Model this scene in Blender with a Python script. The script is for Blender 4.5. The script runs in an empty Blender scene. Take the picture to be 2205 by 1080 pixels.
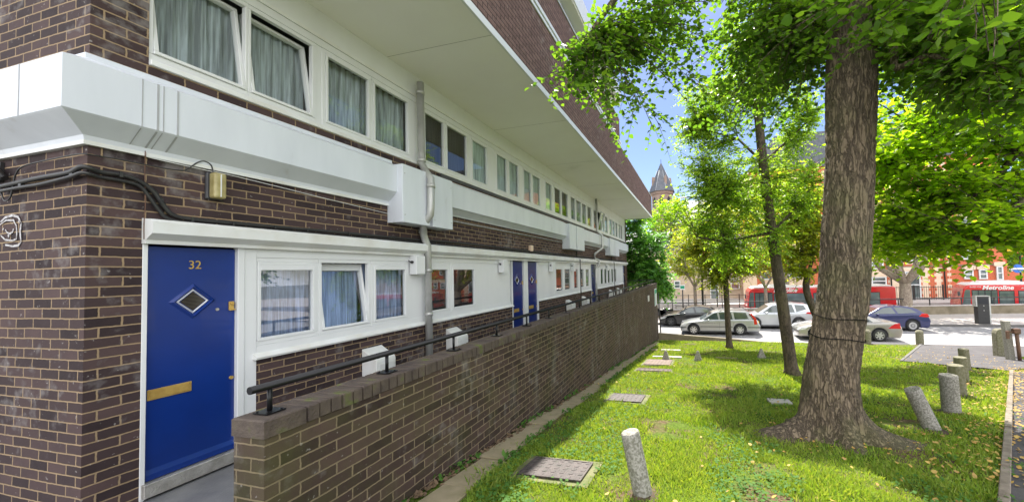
import bpy, bmesh, math, random
import numpy as np
from mathutils import Vector, Matrix, noise
random.seed(7); rng=np.random.default_rng(7)
S=bpy.context.scene; COL=S.collection
R=math.radians
# ------------------------------------------------------------------ survey of the place
FP,CXP,CYP,PIT,ROL,YAW,CZ=777.04,1304.4,557.31,.0344,-.0292,.2443,1.7
def cvec(x2,y2,z1):
    cr,sr=math.cos(ROL),math.sin(ROL); cp,sp=math.cos(PIT),math.sin(PIT); cy,sy=math.cos(YAW),math.sin(YAW)
    xc=x2*cr-y2*sr; y1=x2*sr+y2*cr
    fw=z1*cp-y1*sp; up=z1*sp+y1*cp
    return Vector((xc*cy-fw*sy, xc*sy+fw*cy, up))
def ray(u,v): return cvec((u-CXP)/FP,-(v-CYP)/FP,1)
def onX(u,v,X): d=ray(u,v); t=X/d.x; return Vector((X,d.y*t,CZ+d.z*t))
def onY(u,v,Y): d=ray(u,v); t=Y/d.y; return Vector((d.x*t,Y,CZ+d.z*t))
def onZ(u,v,Z): d=ray(u,v); t=(Z-CZ)/d.z; return Vector((d.x*t,d.y*t,Z))
def gz(x,y): return .2-.122*y
def onG(u,v): d=ray(u,v); t=(.2-CZ)/(d.z+.122*d.y); return Vector((d.x*t,d.y*t,CZ+d.z*t))
def at(u,v,dist): d=ray(u,v); d.normalize(); return Vector((0,0,CZ))+d*dist
# ------------------------------------------------------------------ helpers
def tag(o,label=None,cat=None,group=None,kind=None):
    if label:o['label']=label
    if cat:o['category']=cat
    if group:o['group']=group
    if kind:o['kind']=kind
    return o
def thing(name,label,cat,loc=(0,0,0),group=None,rz=0):
    o=bpy.data.objects.new(name,None); COL.objects.link(o); o.location=loc; o.rotation_euler=(0,0,rz); o.empty_display_size=.1
    return tag(o,label,cat,group)
def origin(p):
    v=Vector((0,0,0))
    while p is not None: v+=p.location; p=p.parent
    return v
def copy_tree(o,parent=None):
    c=o.copy(); COL.objects.link(c); c.parent=parent
    for ch in list(o.children): copy_tree(ch,c)
    return c
class MB:
    def __init__(s): s.v=[];s.f=[];s.sm=[]
    def add(s,vs,fs,smooth=False):
        n=len(s.v); s.v+= [tuple(v) for v in vs]; s.f+=[tuple(i+n for i in f) for f in fs]; s.sm+=[smooth]*len(fs); return s
    def box(s,x0,x1,y0,y1,z0,z1):
        vs=[(x0,y0,z0),(x1,y0,z0),(x1,y1,z0),(x0,y1,z0),(x0,y0,z1),(x1,y0,z1),(x1,y1,z1),(x0,y1,z1)]
        return s.add(vs,[(0,3,2,1),(4,5,6,7),(0,1,5,4),(1,2,6,5),(2,3,7,6),(3,0,4,7)])
    def tube(s,pts,rad,n=8,cap=True,smooth=True):
        pts=[Vector(p) for p in pts]; k=len(pts)
        if not hasattr(rad,'__len__'): rad=[rad]*k
        base=len(s.v); up=None; vs=[]
        for i,p in enumerate(pts):
            t=(pts[min(i+1,k-1)]-pts[max(i-1,0)])
            t=t.normalized() if t.length>1e-9 else Vector((0,0,1))
            if up is None:
                a=Vector((0,0,1)) if abs(t.z)<.9 else Vector((1,0,0)); up=t.cross(a).normalized()
            else:
                up=(up-t*up.dot(t)); up=up.normalized() if up.length>1e-6 else t.orthogonal().normalized()
            w=t.cross(up)
            for j in range(n):
                a=2*math.pi*j/n; vs.append(p+(up*math.cos(a)+w*math.sin(a))*rad[i])
        fs=[(i*n+j,i*n+(j+1)%n,(i+1)*n+(j+1)%n,(i+1)*n+j) for i in range(k-1) for j in range(n)]
        s.add(vs,fs,smooth)
        if cap: s.add([],[]); s.f+=[tuple(base+j for j in reversed(range(n))),tuple(base+(k-1)*n+j for j in range(n))]; s.sm+=[False,False]
        return s
    def cyl(s,p0,p1,r0,r1=None,n=16,smooth=True): return s.tube([p0,p1],[r0,r0 if r1 is None else r1],n,True,smooth)
    def prism(s,poly,a,b,axis='y'):
        # polygon of 2D points extruded along axis between a and b
        def P(q,t):
            return (q[0],t,q[1]) if axis=='y' else ((t,q[0],q[1]) if axis=='x' else (q[0],q[1],t))
        n=len(poly); vs=[P(q,a) for q in poly]+[P(q,b) for q in poly]
        fs=[tuple(range(n)),tuple(reversed(range(n,2*n)))]+[(i,i+n,(i+1)%n+n,(i+1)%n) for i in range(n)]
        return s.add(vs,fs)
    def build(s,name,mat,parent=None,bevel=0,seg=2,fix=True):
        o0=origin(parent) if parent is not None else Vector((0,0,0))
        me=bpy.data.meshes.new(name); me.from_pydata([(v[0]-o0.x,v[1]-o0.y,v[2]-o0.z) for v in s.v],[],s.f)
        me.polygons.foreach_set('use_smooth',s.sm)
        if fix:
            bm=bmesh.new(); bm.from_mesh(me); bmesh.ops.recalc_face_normals(bm,faces=bm.faces); bm.to_mesh(me); bm.free()
        me.materials.append(mat); me.update()
        o=bpy.data.objects.new(name,me); COL.objects.link(o); o.parent=parent
        if bevel:
            m=o.modifiers.new('bevel','BEVEL'); m.width=bevel; m.segments=seg; m.limit_method='ANGLE'; m.angle_limit=R(35)
        return o
def npmesh(name,V,Fq,mat,parent=None,smooth=False):
    """V (n,3) world, Fq (m,k) faces all of size k"""
    o0=origin(parent) if parent is not None else Vector((0,0,0))
    V=np.asarray(V,dtype=np.float32)-np.array(o0,dtype=np.float32); m,k=Fq.shape
    me=bpy.data.meshes.new(name); me.vertices.add(len(V)); me.vertices.foreach_set('co',V.ravel())
    me.loops.add(m*k); me.loops.foreach_set('vertex_index',Fq.astype(np.int32).ravel())
    me.polygons.add(m); me.polygons.foreach_set('loop_start',np.arange(0,m*k,k,dtype=np.int32))
    try: me.polygons.foreach_set('loop_total',np.full(m,k,dtype=np.int32))
    except Exception: pass
    if smooth: me.polygons.foreach_set('use_smooth',np.ones(m,dtype=bool))
    me.materials.append(mat); me.update(calc_edges=True); me.validate()
    o=bpy.data.objects.new(name,me); COL.objects.link(o); o.parent=parent
    return o
# ------------------------------------------------------------------ materials
def newmat(name):
    m=bpy.data.materials.new(name); m.use_nodes=True; nt=m.node_tree; nt.nodes.clear()
    out=nt.nodes.new('ShaderNodeOutputMaterial'); return m,nt,out
def N(nt,t,**k):
    n=nt.nodes.new(t)
    for a,b in k.items(): setattr(n,a,b)
    return n
def ramp(nt,fac,stops):
    r=N(nt,'ShaderNodeValToRGB'); e=r.color_ramp.elements
    while len(e)<len(stops): e.new(.5)
    for i,(p,c) in enumerate(stops): e[i].position=p; e[i].color=(*c,1) if len(c)==3 else c
    nt.links.new(fac,r.inputs[0]); return r.outputs[0]
def mixc(nt,fac,a,b,mode='MIX'):
    m=N(nt,'ShaderNodeMix',data_type='RGBA',blend_type=mode)
    for s,i in ((fac,0),(a,6),(b,7)):
        if hasattr(s,'links'): nt.links.new(s,m.inputs[i])
        elif i==0: m.inputs[0].default_value=s
        else: m.inputs[i].default_value=(*s,1)
    return m.outputs[2]
def math_(nt,op,a,b=None,c=None):
    m=N(nt,'ShaderNodeMath',operation=op)
    for i,s in enumerate((a,b,c)):
        if s is None: continue
        if hasattr(s,'links'): nt.links.new(s,m.inputs[i])
        else: m.inputs[i].default_value=s
    return m.outputs[0]
def noise_(nt,vec,scale,detail=5,rough=.55,sc3=None):
    if sc3:
        mp=N(nt,'ShaderNodeMapping'); mp.inputs['Scale'].default_value=sc3; nt.links.new(vec,mp.inputs[0]); vec=mp.outputs[0]
    n=N(nt,'ShaderNodeTexNoise'); n.inputs['Scale'].default_value=scale; n.inputs['Detail'].default_value=detail; n.inputs['Roughness'].default_value=rough
    nt.links.new(vec,n.inputs['Vector']); return n.outputs[0]
def mat(name,c1,c2=None,scale=4,rough=.6,bump=0,bscale=40,metal=0,coat=0,detail=6,c3=None,sc3=None,spec=.5,lo=.35,hi=.65):
    m,nt,out=newmat(name); p=N(nt,'ShaderNodeBsdfPrincipled'); nt.links.new(p.outputs[0],out.inputs[0])
    p.inputs['Roughness'].default_value=rough; p.inputs['Metallic'].default_value=metal; p.inputs['Coat Weight'].default_value=coat; p.inputs['Specular IOR Level'].default_value=spec
    tc=N(nt,'ShaderNodeTexCoord').outputs['Object']
    if c2 is None: c2=tuple(x*.82 for x in c1)
    f=noise_(nt,tc,scale,detail,sc3=sc3)
    st=[(lo,c1),(hi,c2)]
    if c3: st.append((min(hi+.12,.95),c3))
    nt.links.new(ramp(nt,f,st),p.inputs['Base Color'])
    if bump:
        b=N(nt,'ShaderNodeBump'); b.inputs['Strength'].default_value=bump; b.inputs['Distance'].default_value=.01
        nt.links.new(noise_(nt,tc,bscale,4),b.inputs['Height']); nt.links.new(b.outputs[0],p.inputs['Normal'])
    return m
def brick(name,c1,c2,mortar,moss=0,eff=.3,top_moss=False,rough=.55):
    m,nt,out=newmat(name); L=nt.links.new; p=N(nt,'ShaderNodeBsdfPrincipled'); L(p.outputs[0],out.inputs[0]); 
    geo=N(nt,'ShaderNodeNewGeometry'); sp=N(nt,'ShaderNodeSeparateXYZ'); L(geo.outputs['Position'],sp.inputs[0])
    sn=N(nt,'ShaderNodeSeparateXYZ'); L(geo.outputs['True Normal'],sn.inputs[0])
    isx=math_(nt,'GREATER_THAN',math_(nt,'ABSOLUTE',sn.outputs[0]),.5)
    u=math_(nt,'ADD',math_(nt,'MULTIPLY',isx,sp.outputs[1]),math_(nt,'MULTIPLY',math_(nt,'SUBTRACT',1,isx),math_(nt,'SUBTRACT',sp.outputs[0],.03)))
    cb=N(nt,'ShaderNodeCombineXYZ'); L(u,cb.inputs[0]); L(math_(nt,'ADD',sp.outputs[2],.03),cb.inputs[1])
    # gentle irregularity of courses
    wob=noise_(nt,geo.outputs['Position'],2.2,2); wob2=noise_(nt,geo.outputs['Position'],25,2)
    ad=N(nt,'ShaderNodeVectorMath',operation='ADD'); L(cb.outputs[0],ad.inputs[0])
    cw=N(nt,'ShaderNodeCombineXYZ'); L(math_(nt,'MULTIPLY',math_(nt,'SUBTRACT',wob2,.5),.012),cw.inputs[0]); L(math_(nt,'ADD',math_(nt,'MULTIPLY',math_(nt,'SUBTRACT',wob,.5),.012),math_(nt,'MULTIPLY',math_(nt,'SUBTRACT',wob2,.5),.008)),cw.inputs[1]); L(cw.outputs[0],ad.inputs[1])
    def bt(a,b,mo,off):
        t=N(nt,'ShaderNodeTexBrick'); t.offset=.5; t.offset_frequency=2; t.squash=1
        t.inputs['Scale'].default_value=1; t.inputs['Brick Width'].default_value=.225; t.inputs['Row Height'].default_value=.075
        t.inputs['Mortar Size'].default_value=.0060; t.inputs['Mortar Smooth'].default_value=.25; t.inputs['Bias'].default_value=off
        t.inputs['Color1'].default_value=(*a,1); t.inputs['Color2'].default_value=(*b,1); t.inputs['Mortar'].default_value=(*mo,1)
        L(ad.outputs[0],t.inputs['Vector']); return t
    t=bt(c1,c2,mortar,-.1)
    pos=geo.outputs['Position']
    n1=noise_(nt,pos,9,6); n2=noise_(nt,pos,1.3,5); n3=noise_(nt,pos,70,3)
    col=mixc(nt,math_(nt,'MULTIPLY',ramp(nt,n1,[(.3,(0,0,0)),(.7,(1,1,1))]),.55),t.outputs[0],tuple(x*1.9 for x in c1))
    # keep the mortar's own colour on top of the mottling
    col=mixc(nt,t.outputs[1],col,mixc(nt,n1,mortar,tuple(x*.55 for x in mortar)))
    ef=math_(nt,'MULTIPLY',ramp(nt,math_(nt,'MULTIPLY',n2,n1),[(.30,(0,0,0)),(.42,(1,1,1))]),eff)
    col=mixc(nt,ef,col,(.42,.40,.38))
    sp2=noise_(nt,pos,28,2); ef2=math_(nt,'MULTIPLY',ramp(nt,sp2,[(.70,(0,0,0)),(.74,(1,1,1))]),eff*1.2)
    col=mixc(nt,ef2,col,(.5,.47,.44))
    if moss:
        n4=noise_(nt,pos,2.1,7,.7); col=mixc(nt,math_(nt,'MULTIPLY',ramp(nt,n4,[(.45,(0,0,0)),(.68,(1,1,1))]),moss),col,(.085,.10,.018))
        n5=noise_(nt,pos,1.1,6,.6,sc3=(3,3,.5)); col=mixc(nt,math_(nt,'MULTIPLY',ramp(nt,n5,[(.55,(0,0,0)),(.8,(1,1,1))]),.35),col,(.3,.29,.27))
    L(col,p.inputs['Base Color']); p.inputs['Roughness'].default_value=.85; p.inputs['Specular IOR Level'].default_value=.22
    h=math_(nt,'ADD',math_(nt,'MULTIPLY',math_(nt,'SUBTRACT',1,t.outputs[1]),1.0),math_(nt,'ADD',math_(nt,'MULTIPLY',n3,.25),math_(nt,'MULTIPLY',n1,.3)))
    b=N(nt,'ShaderNodeBump'); b.inputs['Strength'].default_value=.9; b.inputs['Distance'].default_value=.008; L(h,b.inputs['Height']); L(b.outputs[0],p.inputs['Normal'])
    return m
def leafmat(name,cols,trans=.45,rough=.45,tcol=None,seed=0):
    m,nt,out=newmat(name); L=nt.links.new
    geo=N(nt,'ShaderNodeNewGeometry'); oi=geo.outputs['Random Per Island']
    n=len(cols); c=ramp(nt,oi,[(i/(n-1),cols[i]) for i in range(n)])
    tc=N(nt,'ShaderNodeTexCoord').outputs['Object']; cl=noise_(nt,tc,1.1,3)
    c=mixc(nt,math_(nt,'MULTIPLY',cl,.5),c,tuple(x*1.35 for x in cols[-1]))
    d=N(nt,'ShaderNodeBsdfPrincipled'); d.inputs['Roughness'].default_value=rough; d.inputs['Specular IOR Level'].default_value=.35; L(c,d.inputs['Base Color'])
    t=N(nt,'ShaderNodeBsdfTranslucent'); L(mixc(nt,1.0,c,tcol or (2.6,2.3,.7),'MULTIPLY'),t.inputs[0])
    mx=N(nt,'ShaderNodeMixShader'); mx.inputs[0].default_value=trans; L(d.outputs[0],mx.inputs[1]); L(t.outputs[0],mx.inputs[2]); L(mx.outputs[0],out.inputs[0])
    return m
def glassmat(name,tint=(.8,.85,.85),refl=.12,rough=.01):
    m,nt,out=newmat(name); L=nt.links.new
    tr=N(nt,'ShaderNodeBsdfTransparent'); tr.inputs[0].default_value=(*tint,1)
    g=N(nt,'ShaderNodeBsdfGlossy'); g.inputs['Roughness'].default_value=rough; g.inputs[0].default_value=(1,1,1,1)
    f=N(nt,'ShaderNodeLayerWeight'); f.inputs[0].default_value=.5
    fac=math_(nt,'ADD',math_(nt,'MULTIPLY',math_(nt,'POWER',f.outputs[1],3.5),.75),refl)
    fac=math_(nt,'MINIMUM',fac,1)
    mx=N(nt,'ShaderNodeMixShader'); L(fac,mx.inputs[0]); L(tr.outputs[0],mx.inputs[1]); L(g.outputs[0],mx.inputs[2]); L(mx.outputs[0],out.inputs[0]); return m
def barkmat(name,a,b,c,sc=(7,7,1.6),moss=.3,dist=.02):
    m,nt,out=newmat(name); L=nt.links.new; p=N(nt,'ShaderNodeBsdfPrincipled'); p.inputs['Roughness'].default_value=.85; L(p.outputs[0],out.inputs[0])
    tc=N(nt,'ShaderNodeTexCoord').outputs['Object']
    mp=N(nt,'ShaderNodeMapping'); mp.inputs['Scale'].default_value=sc; L(tc,mp.inputs[0])
    nz=N(nt,'ShaderNodeTexNoise'); nz.inputs['Scale'].default_value=1.5; nz.inputs['Detail'].default_value=4; L(mp.outputs[0],nz.inputs['Vector'])
    vm=N(nt,'ShaderNodeVectorMath',operation='MULTIPLY_ADD'); L(nz.outputs[1],vm.inputs[0]); vm.inputs[1].default_value=(1.2,1.2,1.2); L(mp.outputs[0],vm.inputs[2])
    v=N(nt,'ShaderNodeTexNoise'); v.inputs['Scale'].default_value=1.0; v.inputs['Detail'].default_value=3; v.inputs['Roughness'].default_value=.6; L(vm.outputs[0],v.inputs['Vector'])
    rd=math_(nt,'ABSOLUTE',math_(nt,'SUBTRACT',v.outputs[0],.5))
    v2=N(nt,'ShaderNodeTexVoronoi',feature='DISTANCE_TO_EDGE'); v2.inputs['Scale'].default_value=1.5; L(vm.outputs[0],v2.inputs['Vector'])
    f=math_(nt,'MULTIPLY',ramp(nt,rd,[(.0,(0,0,0)),(.055,(1,1,1))]),ramp(nt,v2.outputs[0],[(.0,(.35,.35,.35)),(.10,(1,1,1))]))
    n2=noise_(nt,tc,30,5); n1=noise_(nt,tc,1.2,4)
    col=mixc(nt,n2,a,b); col=mixc(nt,math_(nt,'MULTIPLY',f,.9),c,col)
    col=mixc(nt,math_(nt,'MULTIPLY',ramp(nt,n1,[(.48,(0,0,0)),(.62,(1,1,1))]),moss),col,(.11,.12,.03))
    L(col,p.inputs['Base Color'])
    h=math_(nt,'ADD',f,math_(nt,'MULTIPLY',n2,.5)); bp=N(nt,'ShaderNodeBump'); bp.inputs['Strength'].default_value=1; bp.inputs['Distance'].default_value=dist; L(h,bp.inputs['Height']); L(bp.outputs[0],p.inputs['Normal'])
    return m
M={}
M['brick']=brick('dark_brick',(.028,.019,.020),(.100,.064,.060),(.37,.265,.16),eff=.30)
M['brickwall']=brick('mossy_brick',(.029,.019,.016),(.095,.061,.050),(.25,.19,.125),moss=.27,eff=.24)
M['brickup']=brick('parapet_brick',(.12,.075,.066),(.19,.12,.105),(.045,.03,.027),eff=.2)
M['redbrick']=brick('red_brick',(.50,.115,.055),(.60,.17,.08),(.45,.25,.16),eff=.12)
M['cream']=mat('cream_render',(.78,.62,.46),(.70,.52,.38),2,.8,.1)
M['white']=mat('white_upvc',(.70,.71,.71),(.66,.67,.67),1.8,.33,sc3=(1.5,1.5,.5),c3=(.56,.56,.53),hi=.68)
M['whitep']=mat('white_painted_panel',(.66,.69,.74),(.60,.63,.68),2.2,.38,sc3=(1.6,1.6,.4),c3=(.44,.44,.43),hi=.66)
M['dirtywhite']=mat('weathered_white_trim',(.72,.73,.72),(.60,.58,.52),3,.45,lo=.4,hi=.75,c3=(.34,.30,.24))
M['soffit']=mat('painted_soffit',(.90,.88,.85),(.85,.82,.79),.5,.7,.12,6,c3=(.68,.66,.60))
M['blue']=mat('blue_gloss_paint',(.001,.026,.19),(.0015,.022,.16),2.5,.33,.05,90,coat=.12)
M['navy']=mat('dark_blue_gloss_paint',(.006,.022,.16),(.005,.018,.13),1.5,.3,coat=.3)
M['brass']=mat('brass',(.62,.42,.12),(.52,.33,.09),20,.35,metal=.45)
M['alu']=mat('tread_plate_metal',(.62,.60,.56),(.42,.40,.36),12,.42,.6,90,metal=.7)
M['galv']=mat('galvanised_pipe',(.50,.50,.48),(.38,.38,.36),5,.45,metal=.45)
M['zinc']=mat('painted_grey_pipe',(.55,.57,.58),(.46,.47,.48),4,.45,metal=.2)
M['black']=mat('black_plastic',(.018,.018,.02),(.03,.028,.026),12,.45)
M['blackmetal']=mat('black_gloss_metal',(.006,.006,.007),(.010,.010,.011),10,.3,spec=.3)
M['asphalt']=mat('asphalt',(.21,.205,.205),(.26,.25,.25),1.2,.85,.5,200,lo=.3,hi=.7)
M['tarmac']=mat('tarmac_path',(.050,.045,.048),(.085,.078,.080),2.5,.85,.6,150)
M['walk']=mat('walkway_screed',(.13,.13,.14),(.19,.19,.19),3,.5,.3,40)
M['pave']=mat('pale_pavement',(.46,.42,.40),(.40,.37,.35),1.5,.85,.2,50)
M['kerb']=mat('kerb_stone',(.14,.13,.125),(.10,.095,.09),3,.8,.3,50)
M['slab']=mat('mossy_concrete_slab',(.30,.245,.16),(.21,.18,.10),5,.85,.5,60,c3=(.12,.13,.04))
M['edging']=mat('weathered_edging',(.24,.20,.16),(.15,.12,.09),9,.85,.5,60)
M['conc']=mat('rough_concrete',(.33,.31,.28),(.17,.16,.13),48,.9,1.0,60,lo=.42,hi=.58)
M['concm']=mat('mossy_concrete_post',(.22,.20,.15),(.12,.115,.06),18,.9,.8,60,c3=(.07,.08,.02))
M['manhole']=mat('manhole_iron',(.085,.065,.062),(.045,.038,.036),18,.6,.9,70,c3=(.05,.065,.012))
M['rust']=mat('rusty_iron',(.09,.05,.035),(.16,.08,.05),14,.8,.6,50)
M['soil']=mat('bare_soil',(.10,.065,.04),(.055,.036,.024),16,.95,1,50)
M['dark']=mat('dark_interior',(.02,.022,.025),(.03,.03,.035),2,.9)
M['room']=mat('room_wall',(.10,.10,.10),(.08,.08,.08),1,.9)
M['glass']=glassmat('window_glass',(.86,.91,.92),.07)
M['glassd']=glassmat('window_glass_low',(.84,.88,.90),.12)
M['carglass']=mat('car_glass',(.03,.045,.045),(.05,.07,.065),2,.06,spec=.9,coat=.6)
M['busglass']=mat('bus_glass',(.06,.09,.09),(.16,.20,.20),.8,.08,spec=.9,coat=.6)
def curtain(name,c,tr=.5):
    m,nt,out=newmat(name); L=nt.links.new
    d=N(nt,'ShaderNodeBsdfDiffuse'); tc=N(nt,'ShaderNodeTexCoord').outputs['Object']
    col=mixc(nt,ramp(nt,noise_(nt,tc,6,4,sc3=(1,9,.3)),[(.36,(0,0,0)),(.64,(1,1,1))]),c,tuple(x*.42 for x in c)); L(col,d.inputs[0])  # darker vertical streaks put the shade of the folds into the cloth colour
    t=N(nt,'ShaderNodeBsdfTranslucent'); L(col,t.inputs[0]); mx=N(nt,'ShaderNodeMixShader'); mx.inputs[0].default_value=tr*.5
    L(d.outputs[0],mx.inputs[1]); L(t.outputs[0],mx.inputs[2]); L(mx.outputs[0],out.inputs[0]); return m
M['net']=curtain('grey_net_curtain',(.74,.80,.82)); M['conduit']=mat('grey_conduit',(.30,.29,.27),(.16,.15,.14),9,.6)
M['netb']=curtain('blue_net_curtain',(.50,.60,.85)); M['frost']=curtain('frosted_film',(.78,.90,.87)); M['blind']=curtain('dark_blind',(.10,.095,.09))
M['grass']=leafmat('grass_blades',[(.075,.18,.012),(.12,.25,.014),(.18,.31,.018),(.29,.33,.08)],.35,.6,(1.9,1.7,.6))
M['clover']=leafmat('clover_leaves',[(.045,.12,.018),(.07,.16,.025)],.35,.75,(1.9,1.7,.6))
M['fallen']=leafmat('fallen_leaves',[(.30,.15,.04),(.45,.27,.06),(.22,.12,.05),(.50,.36,.10)],.15,.7,(1.2,1.1,.8))
M['lime']=leafmat('lime_leaves',[(.030,.082,.015),(.045,.115,.017),(.072,.155,.02),(.12,.20,.025)],.54,tcol=(2.3,2.3,.8))
M['lime2']=leafmat('bright_lime_leaves',[(.06,.14,.012),(.11,.21,.014),(.17,.28,.018),(.26,.34,.025)],.64,tcol=(2.7,2.7,.8))
M['rowan']=leafmat('rowan_leaves',[(.045,.115,.02),(.075,.17,.022),(.12,.24,.025),(.18,.26,.05)],.6,tcol=(3.0,2.7,.8))
M['rowan2']=leafmat('yellowing_rowan_leaves',[(.07,.14,.015),(.11,.20,.018),(.17,.26,.022),(.24,.24,.04)],.6)
M['deep']=leafmat('deep_green_leaves',[(.045,.14,.032),(.065,.19,.038),(.11,.25,.045)],.5,.4,(2.0,1.9,.8))
M['orange']=leafmat('turning_leaves',[(.07,.12,.015),(.12,.16,.02),(.20,.16,.03),(.36,.16,.04)],.4)
M['berry']=mat('red_berries',(.35,.03,.02),(.25,.02,.015),5,.35)
M['bark']=barkmat('lime_bark',(.16,.118,.078),(.235,.18,.12),(.075,.054,.036),(12,12,2.4),moss=.4,dist=.025)
M['bark2']=barkmat('rowan_bark',(.085,.06,.045),(.15,.11,.08),(.035,.025,.02),(9,9,3),.25,.008)
M['bark3']=barkmat('pale_plane_bark',(.26,.21,.16),(.36,.30,.24),(.16,.12,.09),(5,5,2),.2,.006)
M['slate']=mat('roof_slate',(.06,.07,.085),(.11,.115,.13),3,.6,.3,20)
M['stone']=mat('brown_stone',(.27,.20,.16),(.20,.15,.125),2.5,.85,.3,10,c3=(.13,.105,.09))
M['stonep']=mat('buff_stone',(.55,.44,.33),(.42,.33,.25),1.5,.85,.2,10)
M['parapetconc']=mat('stained_concrete',(.24,.20,.14),(.15,.125,.08),1.6,.85,.4,20,c3=(.09,.08,.045))
M['wire']=mat('dull_wire',(.010,.010,.010),(.016,.015,.014),20,.95,spec=.05)
M['tyre']=mat('tyre_rubber',(.018,.018,.018),(.025,.025,.025),8,.8)
M['rim']=mat('alloy_wheel',(.60,.60,.61),(.5,.5,.52),6,.3,metal=.7)
M['rimd']=mat('dark_alloy_wheel',(.10,.10,.11),(.16,.16,.17),6,.35,metal=.6)
def paint(name,c,metal=.5): return mat(name,c,tuple(x*.93 for x in c),1.5,.28,metal=metal,coat=.9)
M['silver']=paint('silver_car_paint',(.38,.39,.40)); M['silverw']=paint('light_silver_car_paint',(.50,.52,.55)); M['champ']=paint('champagne_car_paint',(.34,.32,.295)); M['carblack']=paint('black_car_paint',(.02,.021,.024),.3); M['carblue']=paint('dark_blue_car_paint',(.006,.012,.085),.2)
M['busred']=mat('bus_red_paint',(.62,.012,.018),(.55,.012,.016),1,.25,coat=.8)
M['buswhite']=mat('bus_white_roof',(.78,.76,.75),(.7,.68,.66),1,.4)
M['redlight']=mat('red_lens',(.55,.01,.012),(.45,.01,.01),5,.15,coat=.8)
M['clearlight']=mat('clear_lens',(.7,.7,.7),(.5,.5,.52),8,.1,coat=.8)
M['plate']=mat('yellow_number_plate',(.75,.55,.04),(.7,.5,.04),3,.4)
M['plastic']=mat('grey_trim',(.07,.07,.075),(.05,.05,.055),5,.5)
M['lens']=mat('yellowed_lamp_lens',(.42,.36,.17),(.30,.25,.10),16,.35,.2,60)
M['paintwhite']=mat('white_spray_paint',(.55,.54,.55),(.22,.19,.18),34,.6)
M['green']=mat('green_sign',(.02,.30,.17),(.02,.26,.15),2,.4)
M['signblue']=mat('blue_sign',(.03,.16,.60),(.03,.14,.5),2,.4)
M['yellow']=mat('yellow_cloth',(.75,.55,.03),(.65,.48,.02),4,.7)
M['skin']=mat('skin',(.40,.24,.17),(.36,.21,.15),4,.6)
# ================================================================== THE BUILDING
FX=-4.295; CY=1.6225; YE=22.5
bld=thing('apartment_block','dark brick apartment block with white bands, blue doors and a deep overhanging upper storey','building',(FX,CY,0))
w=MB()
w.box(-4.6,FX,CY,1.90,-1.2,2.80)                       # corner pier
w.box(-4.6,FX,1.90,YE,2.03,2.80)                       # band over doors
w.box(-4.6,FX,CY,YE,2.80,3.52)                         # band behind fascia
w.box(-4.6,FX,CY,1.92,3.52,9.2)                        # upper pier
for a,b in ((2.68,7.86),(9.36,14.58),(15.36,21.46)): w.box(-4.6,FX,a,b,-1.2,.95)
w.box(-4.6,FX,22.0,YE,-2.4,2.03); w.box(-4.6,-2.62,YE-.01,YE+.2,-2.6,4.94) if False else None
w.box(-14,-4.6,CY,1.9,-1.2,9.2); w.box(-14,FX,YE,YE+.3,-2.6,9.0)
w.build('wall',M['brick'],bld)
b=MB(); b.box(-5.1,-4.99,1.9,YE,-.5,4.9); b.box(-4.99,-4.6,1.9,YE,2.3,3.4); b.box(-4.99,-4.6,1.9,YE,-.5,.0); b.build('interior_wall',M['room'],bld)
# walkway threshold foot
# fascia (boxed-in white band)
def loft(mb,prof,path):
    k=len(prof); vs=[]
    for (fn) in path:
        for d,z in prof: x,y=fn(d); vs.append((x,y,z))
    n=len(path); fs=[(i*k+j,i*k+(j+1)%k,(i+1)*k+(j+1)%k,(i+1)*k+j) for i in range(n-1) for j in range(k)]
    fs+=[tuple(range(k)),tuple(reversed(range((n-1)*k,n*k)))]
    mb.add(vs,fs)
prof=[(0,2.765),(.025,2.765),(.035,2.80),(.17,2.915),(.18,2.925),(.18,3.295),(.15,3.31),(.03,3.37),(.03,3.41),(0,3.41)]
m_=MB(); loft(m_,prof,[lambda d:(-14,CY-d),lambda d:(FX+d,CY-d),lambda d:(FX+d,4.33)]); fa=m_.build('fascia_band',M['whitep'],bld)
jm=mat('grey_seam_line',(.42,.43,.44))  # plain grey for the thin strips along the panel seams
for u,hw in ((306,.003),(352,.003),(340,.006),(383,.006)): 
    y=onX(u,250,FX+.18).y; s=MB(); s.box(FX+.18,FX+.183,y-hw,y+hw,2.925,3.295); s.build('panel_joint',jm,fa)
    s=MB(); s.add([(FX+.036,y-hw,2.7985),(FX+.036,y+hw,2.7985),(FX+.17,y+hw,2.9125),(FX+.17,y-hw,2.9125)],[(0,1,2,3)]); s.build('panel_joint',jm,fa)
for x in (-4.62,-5.3): s=MB(); s.box(x,x+.005,CY-.184,CY-.18,2.925,3.295); s.build('panel_joint',jm,fa)
m_=MB(); m_.box(FX,FX+.03,CY-.03,4.33,2.735,2.765); m_.box(-14,FX,CY-.03,CY,2.735,2.765); m_.build('fascia_moulding',M['dirtywhite'],bld)
def fascia(y0,y1):
    p=[(0,2.79),(.02,2.79),(.03,2.81),(.15,2.90),(.18,2.905),(.18,3.32),(.04,3.40),(0,3.40)]
    q=MB(); q.prism([(FX+a,z) for a,z in p],y0,y1,'y'); q.build('fascia_band',M['whitep'],bld)
    q=MB(); q.tube([(FX+.022,y0,2.70),(FX+.022,y1,2.70)],.018,8); q.build('conduit',M['conduit'],bld)
def boxing(y0,y1,yg):
    for a,b in ((y0,yg-.03),(yg+.03,y1)):
        q=MB(); q.box(FX,FX+.27,a,b,2.49,3.33); f=q.build('boxed_panel',M['whitep'],bld,.006)
        for yy in (a+.04,b-.04):
            for zz in (2.6,3.2): MB().cyl((FX+.268,yy,zz),(FX+.274,yy,zz),.008,n=8).build('screw',M['galv'],f)
Y_=lambda u,z,X=FX:(lambda d:d)(_yf(u,z,X))
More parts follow.
